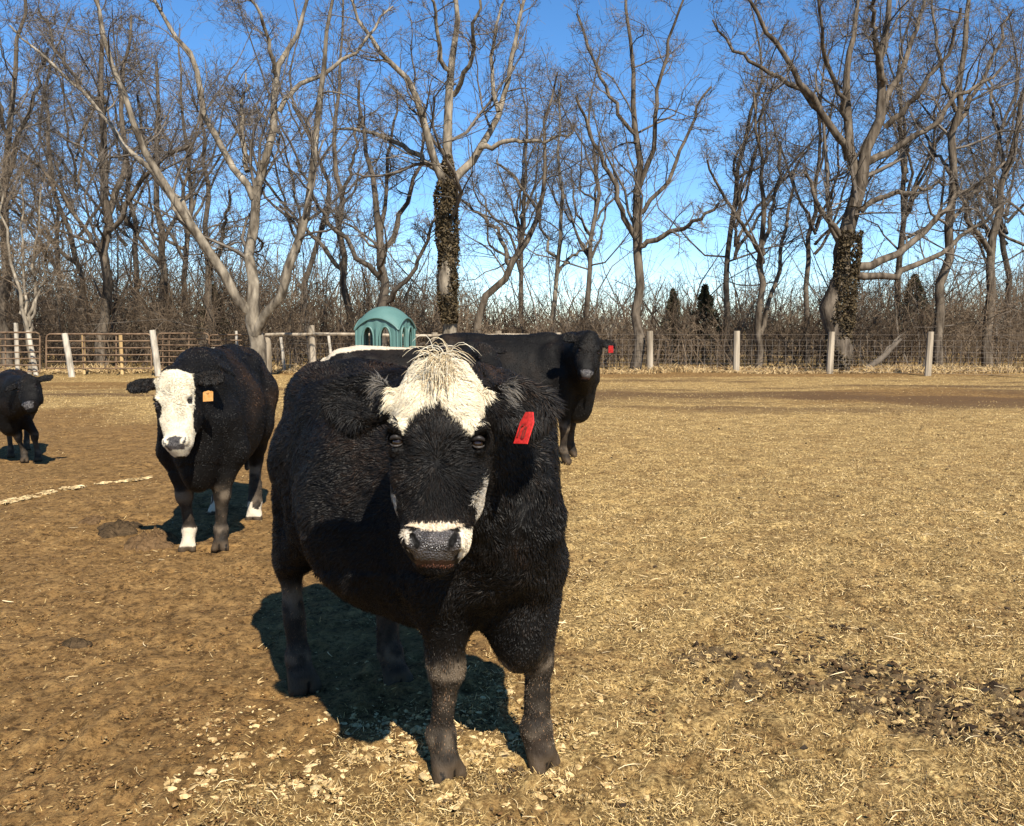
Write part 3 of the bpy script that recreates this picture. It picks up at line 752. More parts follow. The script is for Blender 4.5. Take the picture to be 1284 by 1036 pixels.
# right wire fence
FY = lambda px: np.interp(px, [560, 815, 924, 1042, 1167, 1290], [31.6, 30.4, 29.9, 29.3, 28.0, 26.9])
fp = [(706, 463, 704, 419), (815, 464, 815, 415), (923, 466, 924, 415), (1040, 468, 1043, 416), (1163, 471, 1167, 416), (1290, 474, 1296, 416)]
f0 = np.array([*at(815, 464, 30.4)[:2], 0]); root = empty('wire_fence', f0)
tag(root, 'woven wire fence on grey round wooden posts along the right edge of the pasture', 'fence')
for (a, b_, c, d) in fp: wood_post(root, a, b_, c, d, 4.1, float(FY(a)), M_wood, f0)
mb = MB()
tops = [at(p_[0], 412, float(FY(p_[0]))) for p_ in fp]
for a, b_ in zip(tops[:-1], tops[1:]):
    for k, z in enumerate((.08, .2, .32, .45, .6, .76, .93, 1.12, 1.30)):
        A = a*1.0; B = b_*1.0; A[2] = z; B[2] = z; mid_ = (A+B)/2; mid_[2] -= .01
        mb.tube([A-f0, mid_-f0, B-f0], .0045, 3, False)
    L = np.linalg.norm(b_-a)
    for s in np.arange(.1, L, .22):
        q = a+(b_-a)*s/L; A = q.copy(); A[2] = .08; B = q.copy(); B[2] = 1.13; mb.tube([A-f0, B-f0], .0035, 3, False)
o = mb.build('wire_mesh', M_wire, root); o['kind'] = 'stuff'
# middle rail fence
f1_ = np.array([*at(390, 464, 29)[:2], 0]); root = empty('rail_fence', f1_)
tag(root, 'wooden post and single rail fence with wire behind the green hut', 'fence')
for (a, b_, c, d, Y) in ((393, 459, 390, 408, 29), (337, 462, 335, 420, 29), (545, 462, 545, 417, 30.5), (625, 462, 625, 415, 31), (700, 462, 700, 417, 31.5)):
    wood_post(root, a, b_, c, d, 4.2, Y, M_wood, f1_)
def rail(x0, y0, Y0, x1, y1, Y1, r, mat, name='rail'):
    A = at(x0, y0, Y0)-f1_; B = at(x1, y1, Y1)-f1_; mb = MB(); mb.tube([A, A*.66+B*.34+[0, 0, .015], A*.3+B*.7-[0, 0, .01], B], [r, r*.9, r, r*.85], 7); mb.build(name, mat, root)
rail(333, 420, 28.9, 392, 419, 28.9, .055, M_wood); rail(392, 419, 28.9, 545, 421, 30.4, .055, M_wood)
rail(545, 421, 30.4, 625, 420, 30.9, .05, M_wood); rail(625, 420, 30.9, 704, 421, 31.4, .05, M_wood)
mb = MB()
for k, z in enumerate((.12, .3, .48, .66, .84, 1.0)):
    A = at(335, 412, 29.05); B = at(704, 412, 31.55); A[2] = z; B[2] = z
    mb.tube([A-f1_, (A+B)/2-f1_+[0, 0, -.01], B-f1_], .005, 3, False)
A = at(335, 412, 29.05); B = at(704, 412, 31.55); L = np.linalg.norm(B-A)
for s in np.arange(.1, L, .2):
    q = A+(B-A)*s/L; a = q.copy(); a[2] = .1; b_ = q.copy(); b_[2] = 1.02; mb.tube([a-f1_, b_-f1_], .004, 3, False)
o = mb.build('wire_mesh', M_wire, root); o['kind'] = 'stuff'

# rusty gates and panels at left
def gate(x0, x1, ytop, ybot, Y0, Y1, bars, label, stays=(), r=.024, corner=True, mat=M_rust):
    A = at(x0, ybot, Y0); B = at(x1, ybot, Y1); At = at(x0, ytop, Y0); Bt = at(x1, ytop, Y1)
    o0 = A.copy(); o0[2] = 0; g = empty('pipe_gate', o0); tag(g, label, 'gate', 'rusty pipe gates and panels')
    A, B, At, Bt = A-o0, B-o0, At-o0, Bt-o0
    e = (B-A)/np.linalg.norm(B-A); c = .12 if corner else .0
    mb = MB(); mb.tube([A, A+(At-A)*.5, At-[0, 0, c], At+e*c*.3-[0, 0, c*.3], At+e*c, (At+Bt)/2, Bt-e*c, Bt-e*c*.3-[0, 0, c*.3], Bt-[0, 0, c], B], r*1.25, 8); mb.build('gate_frame', mat, g, True)
    for k in range(bars):
        t = k/bars
        a = A*(1-t)+At*t; b_ = B*(1-t)+Bt*t; mb = MB(); mb.tube([a, (a+b_)/2-[0, 0, .012*rng.random()], b_], r, 7); mb.build('bar', mat, g, True)
    for s in stays:
        a = A*(1-s)+B*s; b_ = At*(1-s)+Bt*s; off = np.array([0, .035, 0]); mb = MB(); mb.tube([a+off, b_+off], r*1.1, 6); mb.build('upright', mat, g, True)
    return g
gate(58, 190, 419, 462, 28.2, 28.2, 5, 'long six bar rusty pipe gate between the two leaning white posts', (.35, .66))
gate(-30, 50, 417, 466, 28.0, 28.0, 6, 'rusty pipe panel with seven bars at the far left edge', (.45,), .022)
gate(197, 262, 418, 462, 28.5, 29.2, 6, 'brown pipe panel right of the second white post', (.1, .22, .6), .018)
gate(262, 332, 420, 460, 29.2, 28.9, 6, 'brown pipe panel directly left of the pale tree', (.3, .7), .018)
def lone(x0, y0, x1, y1, hw, Y, mat, label, sq=False):
    b_ = at(x0, y0, Y); b_[2] = 0; t = at(x1, y1, Y); mb = MB(); post(mb, b_*0, t-b_, hw*Y/FPX, 4 if sq else 9)
    o = mb.build('fence_post', mat, loc=b_); tag(o, label, 'post', 'loose posts by the gates')
lone(91, 476, 81, 418, 3.68, 27.6, M_woodwhite, 'leaning whitewashed post in front of the long pipe gate')
lone(199, 466, 191, 414, 3.84, 28.0, M_woodwhite, 'leaning whitewashed post at the right end of the long gate')
lone(268, 466, 267, 436, 5.2, 25.5, M_woodwhite, 'short white post above the back of the white-faced cow', True)
lone(46, 472, 35, 415, 2.88, 28.6, M_woodwhite, 'slanting pale post behind the bars at far left')
lone(22, 466, 20, 405, 2.6, 29.2, M_woodwhite, 'upright thin pale post leftmost behind the bars')
lone(106, 465, 104, 419, 2.0, 28.9, M_woodyellow, 'yellowish thin stake behind the left half of the long gate')
lone(153, 460, 151, 419, 2.2, 28.9, M_woodyellow, 'yellow stake behind the right half of the long gate')
lone(299, 445, 296, 415, 1.7, 30.5, M_woodwhite, 'thin white stake left of the pale tree trunk')
lone(357, 446, 352, 423, 1.9, 30.0, M_woodwhite, 'thin white stake right of the pale tree trunk')
lone(417, 446, 412, 421, 1.9, 30.0, M_woodwhite, 'thin white stake left of the green hut')

# ------------------------------------------------------------------ green plastic feeder hut
M_hut = mat_noise('green_moulded_plastic', (.068, .140, .126), (.085, .165, .148), 2.5, .45, .15, 20, .4, bd=.004)
M_hutin = mat_noise('hay_inside', (.16, .12, .07), (.36, .28, .16), 8, .95, .8, 20, .1, bd=.05)
def hut():
    c = at(484, 440, 24.0); c[2] = 0; root = empty('hay_feeder_hut', c, R(-15))
    tag(root, 'green domed plastic hay feeder hut with arched openings behind the cows', 'feeder')
    hw, wallh, H, thk = .585, 1.35, 2.1, .03
    # walls with arched openings: plan outline rounded square; each side wall is a strip grid with holes
    nseg = 26
    def wall(k):
        mb = MB(); u = np.linspace(-1, 1, 49); zt = 1.66
        def arch(x):  # opening height at x, two arches per side
            o_ = 0
            for cx in (-.42, .42):
                d = abs(x-cx)
                if d < .26: o_ = max(o_, 1.22+.30*math.sqrt(max(0, 1-(d/.26)**2)))
            return o_
        def top(x): return 1.47+.32*(1-abs(x))**.0*math.cos(min(1, abs(x))*math.pi/2)**.8 if abs(x) < 1 else 1.47
        V = []; F = []
        for i, x in enumerate(u):
            bulge = .05*math.cos(x*math.pi*2.38)**2
            for (y, zz) in ((hw+bulge*.4, 0), (hw-thk+bulge*.4, 1)):
                lo = max(arch(x), .0); V += [[x*hw, y, lo if lo else -.02], [x*hw, y, top(x)]]
        V = np.array(V)
        for i in range(48):
            a = i*4; b_ = a+4
            F += [[a, b_, b_+1, a+1], [a+2, a+3, b_+3, b_+2], [a, a+2, b_+2, b_], [a+1, b_+1, b_+3, a+3]]
        mb.add(V, F)
        M = np.array(Matrix.Rotation(k*math.pi/2, 3, 'Z')); mb.V = [v @ M.T for v in mb.V]
        mb.build('wall', M_hut, root)
        rb = MB()  # raised ribs round the openings and at the middle
        for cx in (-.42, .42):
            pts = [(cx-.27, hw+.03, 0)]+[(cx-.27*math.cos(t), hw+.03, 1.22+.33*math.sin(t)) for t in np.linspace(0, math.pi, 12)]+[(cx+.27, hw+.03, 0)]
            pts = [(q[0]*hw, q[1], q[2]) for q in pts]; rb.tube(pts, .03, 6)
        for cx in (-1, 0): rb.tube([(cx*hw, hw+.01, 0), (cx*hw, hw+.02, 1.5)], .035 if cx else .05, 6)
        rb.V = [v @ M.T for v in rb.V]; rb.build('rib', M_hut, root, True)
    for k in range(4): wall(k)
    # roof: cloister dome with creases down to the corners
    n_ = 32; g = np.linspace(-1, 1, n_+1); XX, YY = np.meshgrid(g, g, indexing='ij')
    mx = np.maximum(np.abs(XX), np.abs(YY)); mn = np.minimum(np.abs(XX), np.abs(YY))
    edge = 1.47+.32*np.cos(np.clip(np.where(mx > 1e-6, mn/np.maximum(mx, 1e-6), 0), 0, 1)*math.pi/2)**.8
    Z = edge + (H-edge)*(1-mx**2.3)
    Rm = hw+.045
    V = np.stack([XX*Rm, YY*Rm, Z], -1).reshape(-1, 3); i = np.arange(n_)[:, None]*(n_+1)+np.arange(n_)[None]
    F = np.stack([i, i+n_+1, i+n_+2, i+1], -1).reshape(-1, 4); nV = len(V)
    V2 = V-[0, 0, .04]; mb = MB(); mb.add(V, F); mb.add(V2, F[:, ::-1])
    me = mb.me('roof', M_hut, True); link('roof', me, root)
    lip = MB()
    for k in range(4):
        M = np.array(Matrix.Rotation(k*math.pi/2, 3, 'Z'))
        pts = np.array([(x*Rm, Rm, 1.46+.32*math.cos(abs(x)*math.pi/2)**.8) for x in np.linspace(-1, 1, 17)]) @ M.T
        lip.tube(pts, .03, 6)
    lip.build('roof_lip', M_hut, root, True)
    hb = MB(); rr = np.random.default_rng(5)
    P0 = rr.normal(0, .25, (900, 3))*[1, 1, .0]+np.c_[np.zeros((900, 2)), rr.random(900)*.95]; d = unit(rr.normal(size=(900, 3)))*.16
    V, F = tubes(np.stack([P0-d, P0+d*.2, P0+d], 1), np.full((900, 3), .012), 3); hb.add(V, F)
    o = hb.build('hay', M_hutin, root); o['kind'] = 'stuff'
hut()

#__COWS__
# ------------------------------------------------------------------ cattle
class Field:
    """signed distance field on a grid; shapes are blended in with a smooth union"""
    def __init__(s, lo, hi, res):
        s.lo = np.asarray(lo, float); s.res = res
        s.n = np.ceil((np.asarray(hi)-s.lo)/res).astype(int)+1
        s.D = np.full(s.n, .25, np.float32)
    def sub(s, lo, hi):
        a = np.clip(np.floor((np.asarray(lo)-s.lo)/s.res).astype(int), 0, s.n-1)
        b = np.clip(np.ceil((np.asarray(hi)-s.lo)/s.res).astype(int)+1, 1, s.n)
        ax = [(s.lo[i]+np.arange(a[i], b[i])*s.res).astype(np.float32) for i in range(3)]
        return tuple(slice(a[i], b[i]) for i in range(3)), np.stack(np.meshgrid(*ax, indexing='ij'), -1)
    def put(s, lo, hi, fn, k=.04, cut=False):
        m_ = k+.05; sl_, P = s.sub(np.asarray(lo)-m_, np.asarray(hi)+m_)
        if P.size == 0: return
        d = fn(P).astype(np.float32); D = s.D[sl_]
        if cut:
            d = -d; h = np.clip(.5-.5*(D-d)/k, 0, 1); s.D[sl_] = D*(1-h)+d*h+k*h*(1-h)
        else:
            h = np.clip(.5+.5*(D-d)/k, 0, 1); s.D[sl_] = D*(1-h)+d*h-k*h*(1-h)
    def cone(s, a, b, r0, r1, k=.04, sq=None):
        a = np.asarray(a, float); b = np.asarray(b, float); ab = b-a; L2 = (ab**2).sum()+1e-9; rm = max(r0, r1)
        def fn(P):
            t = np.clip(((P-a)@ab)/L2, 0, 1); q = P-(a+t[..., None]*ab)
            if sq is not None: q = q/np.asarray(sq)
            return np.sqrt((q**2).sum(-1))-(r0+(r1-r0)*t)
        s.put(np.minimum(a, b)-rm*1.3, np.maximum(a, b)+rm*1.3, fn, k)
    def ell(s, c, r, A=None, k=.04, cut=False):
        """A rows: the axes of the ellipsoid"""
        c = np.asarray(c, float); r = np.asarray(r, float); A = np.eye(3) if A is None else np.asarray(A, float)
        def fn(P):
            q = (P-c)@A.T; k0 = np.sqrt(((q/r)**2).sum(-1)); k1 = np.sqrt(((q/r**2)**2).sum(-1))
            return k0*(k0-1)/(k1+1e-6)
        e = np.sqrt(((A*r[:, None])**2).sum(0)); s.put(c-e, c+e, fn, k, cut)
    def loft(s, tab, O, A, k=.05, ex=2.4, cy=None, tp=None):
        """tab rows: t, half width, upper, lower ; A rows: axes (t, side, up)"""
        tab = np.asarray(tab, float); A = np.asarray(A, float); O = np.asarray(O, float)
        tt = np.linspace(tab[0, 0], tab[-1, 0], 160); ws = [np.interp(tt, tab[:, 0], tab[:, i]) for i in (1, 2, 3)]
        ker = np.hanning(25); ker /= ker.sum(); ws = [np.convolve(np.pad(w, 12, mode='reflect', reflect_type='odd'), ker, 'valid') for w in ws]
        def fn(P):
            q = (P-O)@A.T; t = q[..., 0]; w, up, lo = [np.interp(t, tt, x) for x in ws]
            if cy is not None: q[..., 1] -= np.interp(t, cy[0], cy[1])
            c = (up+lo)/2; h = np.maximum((up-lo)/2, .01); w = np.maximum(w, .01)
            if tp is not None: w = w*(1-np.interp(t, tp[0], tp[1])*np.clip((q[..., 2]-c)/h+.1, 0, 1))
            e = (np.abs(q[..., 1]/w)**ex+np.abs((q[..., 2]-c)/h)**ex)**(1/ex)
            d = (e-1)*np.minimum(w, h)*.9
            out = np.maximum(tt[0]-t, t-tt[-1])
            return np.where(out > 0, np.sqrt(np.maximum(d, 0)**2+out**2), d)
        cs = []
        for t, w, up, lo in tab:
            for y in (-w, w):
                for z in (up, lo): cs.append(O+t*A[0]+y*A[1]+z*A[2])
        cs = np.array(cs); s.put(cs.min(0), cs.max(0), fn, k)
    def mesh(s):
        D = s.D; I = D < 0; nx, ny, nz = D.shape
        c = np.zeros((nx-1, ny-1, nz-1), np.int8)
        for i in (0, 1):
            for j in (0, 1):
                for k in (0, 1): c += I[i:nx-1+i, j:ny-1+j, k:nz-1+k]
        act = (c > 0) & (c < 8); idx = np.argwhere(act); ids = np.full(act.shape, -1, np.int64); ids[act] = np.arange(len(idx))
        acc = np.zeros((len(idx), 3)); cnt = np.zeros(len(idx))
        cor = [(0,0,0),(1,0,0),(0,1,0),(1,1,0),(0,0,1),(1,0,1),(0,1,1),(1,1,1)]
        val = [D[idx[:, 0]+a, idx[:, 1]+b, idx[:, 2]+c_] for a, b, c_ in cor]
        for a, b in ((0,1),(2,3),(4,5),(6,7),(0,2),(1,3),(4,6),(5,7),(0,4),(1,5),(2,6),(3,7)):
            va, vb = val[a], val[b]; m_ = (va < 0) != (vb < 0); t = np.where(m_, va/(va-vb+1e-12), 0)[:, None]
            acc += np.where(m_[:, None], np.array(cor[a])*(1-t)+np.array(cor[b])*t, 0); cnt += m_
        V = s.lo+(idx+acc/cnt[:, None])*s.res; F = []
        for ax in range(3):
            o1, o2 = [(1, 2), (2, 0), (0, 1)][ax]
            sa = [slice(None)]*3; sb = [slice(None)]*3; sa[ax] = slice(0, -1); sb[ax] = slice(1, None)
            A, B = I[tuple(sa)], I[tuple(sb)]; e = np.argwhere(A != B)
            e = e[(e[:, o1] > 0) & (e[:, o2] > 0) & (e[:, o1] < D.shape[o1]-1) & (e[:, o2] < D.shape[o2]-1)]
            inside = A[e[:, 0], e[:, 1], e[:, 2]]
            def cell(d1, d2):
                q = e.copy(); q[:, o1] -= d1; q[:, o2] -= d2; return ids[q[:, 0], q[:, 1], q[:, 2]]
            q = np.stack([cell(1, 1), cell(0, 1), cell(0, 0), cell(1, 0)], 1)
            q[~inside] = q[~inside][:, ::-1]; F.append(q)
        F = np.vstack(F); F = F[(F >= 0).all(1)]
        return V, F
def vnormals(V, F):
    n_ = np.cross(V[F[:, 2]]-V[F[:, 0]], V[F[:, 3]]-V[F[:, 1]]); N = np.zeros_like(V)
    for i in range(4): np.add.at(N, F[:, i], n_)
    return unit(N)
def relax(V, F, it=2):
    for _ in range(it):
        S_ = np.zeros_like(V); c = np.zeros(len(V))
        for i in range(4):
            for j in (1, 3): np.add.at(S_, F[:, i], V[F[:, (i+j) % 4]]); np.add.at(c, F[:, i], 1)
        V = V*.5+.5*S_/np.maximum(c, 1)[:, None]
    return V

def mat_hide():
    m, n, l, p = mat_new('cattle_hide'); a = n.new('ShaderNodeAttribute'); a.attribute_name = 'tint'
    l.new(a.outputs['Color'], p.inputs['Base Color'])
    w = n.new('ShaderNodeAttribute'); w.attribute_name = 'wet'
    mr = n.new('ShaderNodeMapRange'); mr.inputs[3].default_value = .62; mr.inputs[4].default_value = .27
    l.new(w.outputs['Fac'], mr.inputs[0]); l.new(mr.outputs[0], p.inputs['Roughness'])
    m2 = n.new('ShaderNodeMapRange'); m2.inputs[3].default_value = .12; m2.inputs[4].default_value = .42; l.new(w.outputs['Fac'], m2.inputs[0]); l.new(m2.outputs[0], p.inputs['Specular IOR Level'])
    tc = n.new('ShaderNodeTexCoord'); t = n.new('ShaderNodeTexNoise'); t.inputs['Scale'].default_value = 130; t.inputs['Detail'].default_value = 4
    mp = n.new('ShaderNodeMapping'); mp.inputs['Scale'].default_value = (.6, 1, .35)
    l.new(tc.outputs['Object'], mp.inputs[0]); l.new(mp.outputs[0], t.inputs['Vector'])
    b = n.new('ShaderNodeBump'); b.inputs['Strength'].default_value = .7; b.inputs['Distance'].default_value = .006
    l.new(t.outputs[0], b.inputs['Height'])
    vo = n.new('ShaderNodeTexVoronoi'); vo.inputs['Scale'].default_value = 190; l.new(tc.outputs['Object'], vo.inputs['Vector'])
    b2 = n.new('ShaderNodeBump'); b2.inputs['Distance'].default_value = .004; b2.invert = True
    l.new(w.outputs['Fac'], b2.inputs['Strength']); l.new(vo.outputs['Distance'], b2.inputs['Height']); l.new(b.outputs[0], b2.inputs['Normal']); l.new(b2.outputs[0], p.inputs['Normal'])
    i1 = n.new('ShaderNodeMath'); i1.operation = 'SUBTRACT'; i1.inputs[0].default_value = .7; l.new(w.outputs['Fac'], i1.inputs[1]); i1.use_clamp = True; l.new(i1.outputs[0], b.inputs['Strength'])
    return m
M_hide = mat_hide()
M_hair = mat_tint('cattle_hair', .55, .16)
m, n, l, p = mat_new('cow_eye'); p.inputs['Base Color'].default_value = (.012, .007, .004, 1); p.inputs['Roughness'].default_value = .06; M_eye = m
M_tagred = mat_noise('ear_tag_red', (.30, .012, .010), (.62, .030, .025), 70, .45, 0, spec=.4)
M_tagorange = mat_noise('ear_tag_orange', (.42, .19, .045), (.56, .28, .09), 60, .5, 0, spec=.4)
M_tagink = mat_noise('ear_tag_ink', (.16, .02, .015), (.20, .03, .02), 40, .6, 0)

M_lid = mat_noise('eyelid_dark', (.010, .008, .007), (.022, .018, .015), 80, .5, .4, 200, .3, bd=.002)
M_lidpale = mat_noise('eyelid_pale', (.010, .008, .007), (.040, .034, .030), 90, .45, .4, 200, .3, bd=.002)
BLK = np.array([.0038, .0034, .0031]); CREAM = np.array([.72, .64, .48]); MUD = np.array([.105, .080, .055]); NOSE = np.array([.045, .040, .038])
WHT = np.array([.46, .39, .29])

def cow(name, label, origin, fwd, feet, head, sc=1.0, res=.010, colour=None, hair=60000, hw=.0011, hlen=1.0, tag_=None, shagg=1.0, girth=1.0, ears=None,
        brisket=(.62, .0, .66), brr=(.17, .13, .24), topz=1.0, bend=0.0, bendf=0.0, front=1.0, tail_z=.34, forelocked=False):
    f = unit(np.array([fwd[0], fwd[1], 0.])); lft = np.array([-f[1], f[0], 0.]); RZ = math.atan2(f[1], f[0])
    O = np.array([origin[0], origin[1], 0.]); Rw = np.stack([f, lft, [0, 0, 1.]])      # world->local rows
    loc = lambda P: (np.asarray(P, float)-O)@Rw.T
    root = empty(name, O, RZ); tag(root, label, 'cow', 'black cattle in the pasture')
    FT = {k: loc(v) for k, v in feet.items()}
    poll, muz, side = loc(head['poll']), loc(head['muzzle']), np.asarray(head['side'], float)@Rw.T
    hl = np.linalg.norm(muz-poll); hs = hl/.51; U = (muz-poll)/hl; Sd = unit(side-U*(side@U)); Nn = np.cross(U, Sd)
    H = lambda u, s_, n_: poll+(U*u+Sd*s_+Nn*n_)*hs
    HA = np.stack([U, Sd, Nn])
    s = sc; xf = (FT['LF'][0]+FT['RF'][0])/2; xh = (FT['LH'][0]+FT['RH'][0])/2
    g = girth
    T = lambda x: xh+(x+.5)*(xf-xh)/1.0         # -.5 = hind feet, +.5 = front feet
    lo = np.array([min(xh-.5*s, (poll-Nn*.3)[0]-.2, muz[0]-.2), min(-.55*s, poll[1]-.4, muz[1]-.3), -.03])
    hi = np.array([max(xf+.5*s, poll[0]+.3, muz[0]+.25), max(.55*s, poll[1]+.4, muz[1]+.3), max(1.5*s*topz, poll[2]+.16)])
    F_ = Field(lo, hi, res)
    X0 = [T(-.5)-.30*s, T(-.5)-.25*s, T(-.5)-.12*s, T(-.42), T(-.2), T(.05), T(.28), T(.48), T(.5)+.16*s, T(.5)+.28*s, T(.5)+.34*s]
    tab = [[X0[0], .06, 1.16, 1.02], [X0[1], .17, 1.27, .84], [X0[2], .24, 1.33, .68], [X0[3], .285, 1.345, .60], [X0[4], .345, 1.32, .56],
           [X0[5], .370, 1.30, .48], [X0[6], .345*front, 1.315, .46], [X0[7], .29*front, 1.34, .52], [X0[8], .24*front, 1.28, .62], [X0[9], .17*front, 1.16, .74], [X0[10], .08, 1.05, .86]]
    tab = [[a, w*g*s, u*s*topz, l_*s] for a, w, u, l_ in tab]
    F_.loft(tab, (0, 0, 0), np.eye(3), .06, 2.3, cy=([T(-.6), T(0), T(.5)], [0, bend*s, bendf*s]), tp=([T(-.5), T(0), T(.35), T(.6)], [.15, .2, .40, .45]))
    # spine ridge, hip bones, shoulders
    F_.cone((T(-.45), 0, 1.29*s*topz), (T(.35), 0, 1.285*s*topz), .05*s, .05*s, .10)
    for y in (-1, 1):
        F_.ell((T(-.32), y*.205*s*g+bend*s*.4, 1.20*s*topz), (.09*s, .06*s, .08*s), k=.09)
        F_.ell((T(-.5)-.06*s, y*.13*s*g, 1.14*s), (.17*s, .12*s, .20*s), k=.09)
        F_.ell((T(.40), y*.17*s*g*front+bendf*s*.8, 1.0*s), (.15*s, .09*s, .25*s), k=.08)
    # tail
    F_.cone((X0[0]+.03*s, 0, 1.22*s), (X0[0]-.03*s, .0, 1.05*s), .035*s, .028*s, .05); F_.cone((X0[0]-.03*s, .0, 1.05*s), (X0[0]-.02*s, .02, .62*s), .026*s, .018*s, .03)
    if tail_z < .6: F_.cone((X0[0]-.02*s, .02, .62*s), (X0[0]-.01*s, .02, tail_z*s), .03*s, .02*s, .03)
    # legs
    legs = []
    for kf in ('LF', 'RF'):
        y = 1 if kf[0] == 'L' else -1; ft = FT[kf]; fx, fy = ft[0], ft[1]
        sh = np.array([T(.5)+.02*s, y*.17*s*g*front+bendf*s*.7, .90*s]); el = np.array([T(.5)-.03*s, y*.185*s, .68*s])
        kn = np.array([fx*.80+el[0]*.20+.015*s, fy*.82+el[1]*.18, .385*s]); fe = np.array([fx-.012*s, fy, .135*s]); ho = np.array([fx+.02*s, fy, .05*s])
        F_.cone(sh, el, .155*s*(.5+.5*front), .112*s, .07); F_.cone(el, kn+[0, 0, .06*s], .112*s, .056*s, .05); F_.ell(kn, (.056*s, .056*s, .066*s), k=.035)
        F_.cone(kn-[0, 0, .03*s], fe, .041*s, .036*s, .03); F_.ell(fe, (.050*s, .051*s, .042*s), k=.018); F_.ell(fe+[-.045*s, .022*s, -.01*s], (.014*s, .013*s, .018*s), k=.01); F_.ell(fe+[-.045*s, -.022*s, -.01*s], (.014*s, .013*s, .018*s), k=.01); F_.cone(fe, ho, .046*s, .052*s, .02)
        legs.append((fx, fy))
    for kf in ('LH', 'RH'):
        y = 1 if kf[0] == 'L' else -1; ft = FT[kf]; fx, fy = ft[0], ft[1]
        hp = np.array([T(-.5)+.02*s, y*.16*s*g, .98*s]); st = np.array([T(-.5)+.13*s, y*.20*s*g, .76*s]); hk = np.array([fx-.09*s, fy*.85+y*.03*s, .47*s])
        fe = np.array([fx-.02*s, fy, .135*s]); ho = np.array([fx+.02*s, fy, .05*s])
        F_.cone(hp, st, .20*s, .135*s, .07); F_.cone(hp-[.08*s, 0, .05*s], hk+[.02*s, 0, .10*s], .16*s, .07*s, .06); F_.cone(st, hk+[0, 0, .03*s], .125*s, .058*s, .06)
        F_.ell(hk, (.062*s, .048*s, .062*s), k=.03); F_.cone(hk, fe, .050*s, .042*s, .03); F_.ell(fe, (.050*s, .050*s, .048*s), k=.025); F_.cone(fe, ho, .045*s, .052*s, .02)
        legs.append((fx, fy))
    for fx, fy in legs:   # cloven hooves: two claws each
        for y in (-1, 1):
            F_.cone((fx+.015*s, fy+y*.029*s, .065*s), (fx+.045*s, fy+y*.034*s, .016*s), .027*s, .034*s, .004)
    # neck and brisket
    bk = H(.13, 0, -.17)
    nb = np.array([T(.5)+.10*s, bendf*s*.8, 1.10*s])
    F_.cone(nb+[0, 0, .0], bk, .235*s*front, .150*s, .08, sq=(1, .86, 1.08)); F_.cone(nb+[0, 0, .09*s], H(.02, 0, -.10), .16*s, .085*s, .06)
    F_.cone(np.array([T(.5)+.13*s, bendf*s*.8, .88*s]), H(.25, 0, -.22), .19*s*front, .085*s, .07)
    F_.cone(np.array([T(.5)+.16*s, brisket[1], .74*s]), H(.30, 0, -.24), .11*s, .035*s, .07)
    F_.ell((T(.5)+(brisket[0]-.5)*s, brisket[1]*s, brisket[2]*s), (brr[0]*s, brr[1]*s, brr[2]*s), k=.08)
    # head
    ht = [[-.035, .05, -.03, -.11], [0, .085, .0, -.15], [.05, .116, .018, -.19], [.11, .126, .024, -.215], [.19, .124, .020, -.24], [.27, .112, .014, -.235], [.35, .102, .010, -.20],
          [.41, .094, .010, -.165], [.46, .098, .010, -.14], [.505, .090, .002, -.12], [.53, .055, -.02, -.09]]
    ht = [[a*hs, b*hs, c*hs, d*hs] for a, b, c, d in ht]
    F_.loft(ht, poll, HA, .03, 2.5)
    F_.ell(H(-.005, 0, -.045), (.045*hs, .055*hs, .05*hs), HA, k=.04)     # poll
    for y in (-1, 1):
        F_.ell(H(.170, y*.106, -.004), (.022*hs, .026*hs, .026*hs), HA, k=.025)         # brow
        F_.ell(H(.205, y*.124, -.004), (.024*hs, .022*hs, .028*hs), HA, k=.010, cut=True)
        F_.ell(H(.23, y*.112, -.022), (.012*hs, .014*hs, .030*hs), HA, k=.018)
        F_.ell(H(.30, y*.095, -.12), (.10*hs, .035*hs, .10*hs), HA, k=.04)          # cheek
        F_.ell(H(.466, y*.062, .008), (.034*hs, .027*hs, .026*hs), HA, k=.02)       # nostril wing
        c_, s_ = math.cos(-.45*y), math.sin(-.45*y)
        A = np.stack([U*c_+Sd*s_, -U*s_+Sd*c_, Nn])
        F_.ell(H(.470, y*.050, .030), (.025*hs, .0125*hs, .030*hs), A, k=.006, cut=True)
    F_.ell(H(.472, 0, .008), (.040*hs, .062*hs, .022*hs), HA, k=.02)
    F_.ell(H(.515, 0, -.030), (.018*hs, .064*hs, .040*hs), HA, k=.015)              # upper lip
    F_.ell(H(.525, 0, -.085), (.030*hs, .060*hs, .055*hs), HA, k=.012)              # lower jaw and chin
    F_.cone(H(.52, 0, -.07), H(.40, 0, -.16), .045*hs, .06*hs, .03)
    # ears
    EF = []
    for y, key in ((1, 'L'), (-1, 'R')):
        e = (ears or {}).get(key, dict(d=(.05, 1.0, -.1), w=(1, 0, 0), l=.105, t=.058))
        d = np.asarray(e['d'], float)*[1, y, 1]; d = d/np.linalg.norm(d); D_ = d@HA; wv = np.asarray(e['w'], float)*[1, y, 1]@HA
        Wv = unit(wv-D_*(wv@D_)); Tv = np.cross(D_, Wv); Tv = Tv if Tv@Nn > 0 else -Tv
        b_ = H(*(np.array(e.get('b', (.035, .112, -.085)))*[1, y, 1])); L_ = e['l']*hs; t_ = e['t']*hs
        c = b_+D_*(L_*1.05)
        F_.cone(b_-D_*.03*hs, b_+D_*.05*hs, .030*hs, .034*hs, .025)
        F_.ell(c, (L_, t_, .024*hs), np.stack([D_, Wv, Tv]), k=.015)
        F_.ell(c+Tv*.024*hs+D_*.005, (L_*.80, t_*.70, .024*hs), np.stack([D_, Wv, Tv]), k=.012, cut=True)
        EF.append((c, D_, Wv, Tv, L_, t_, b_))
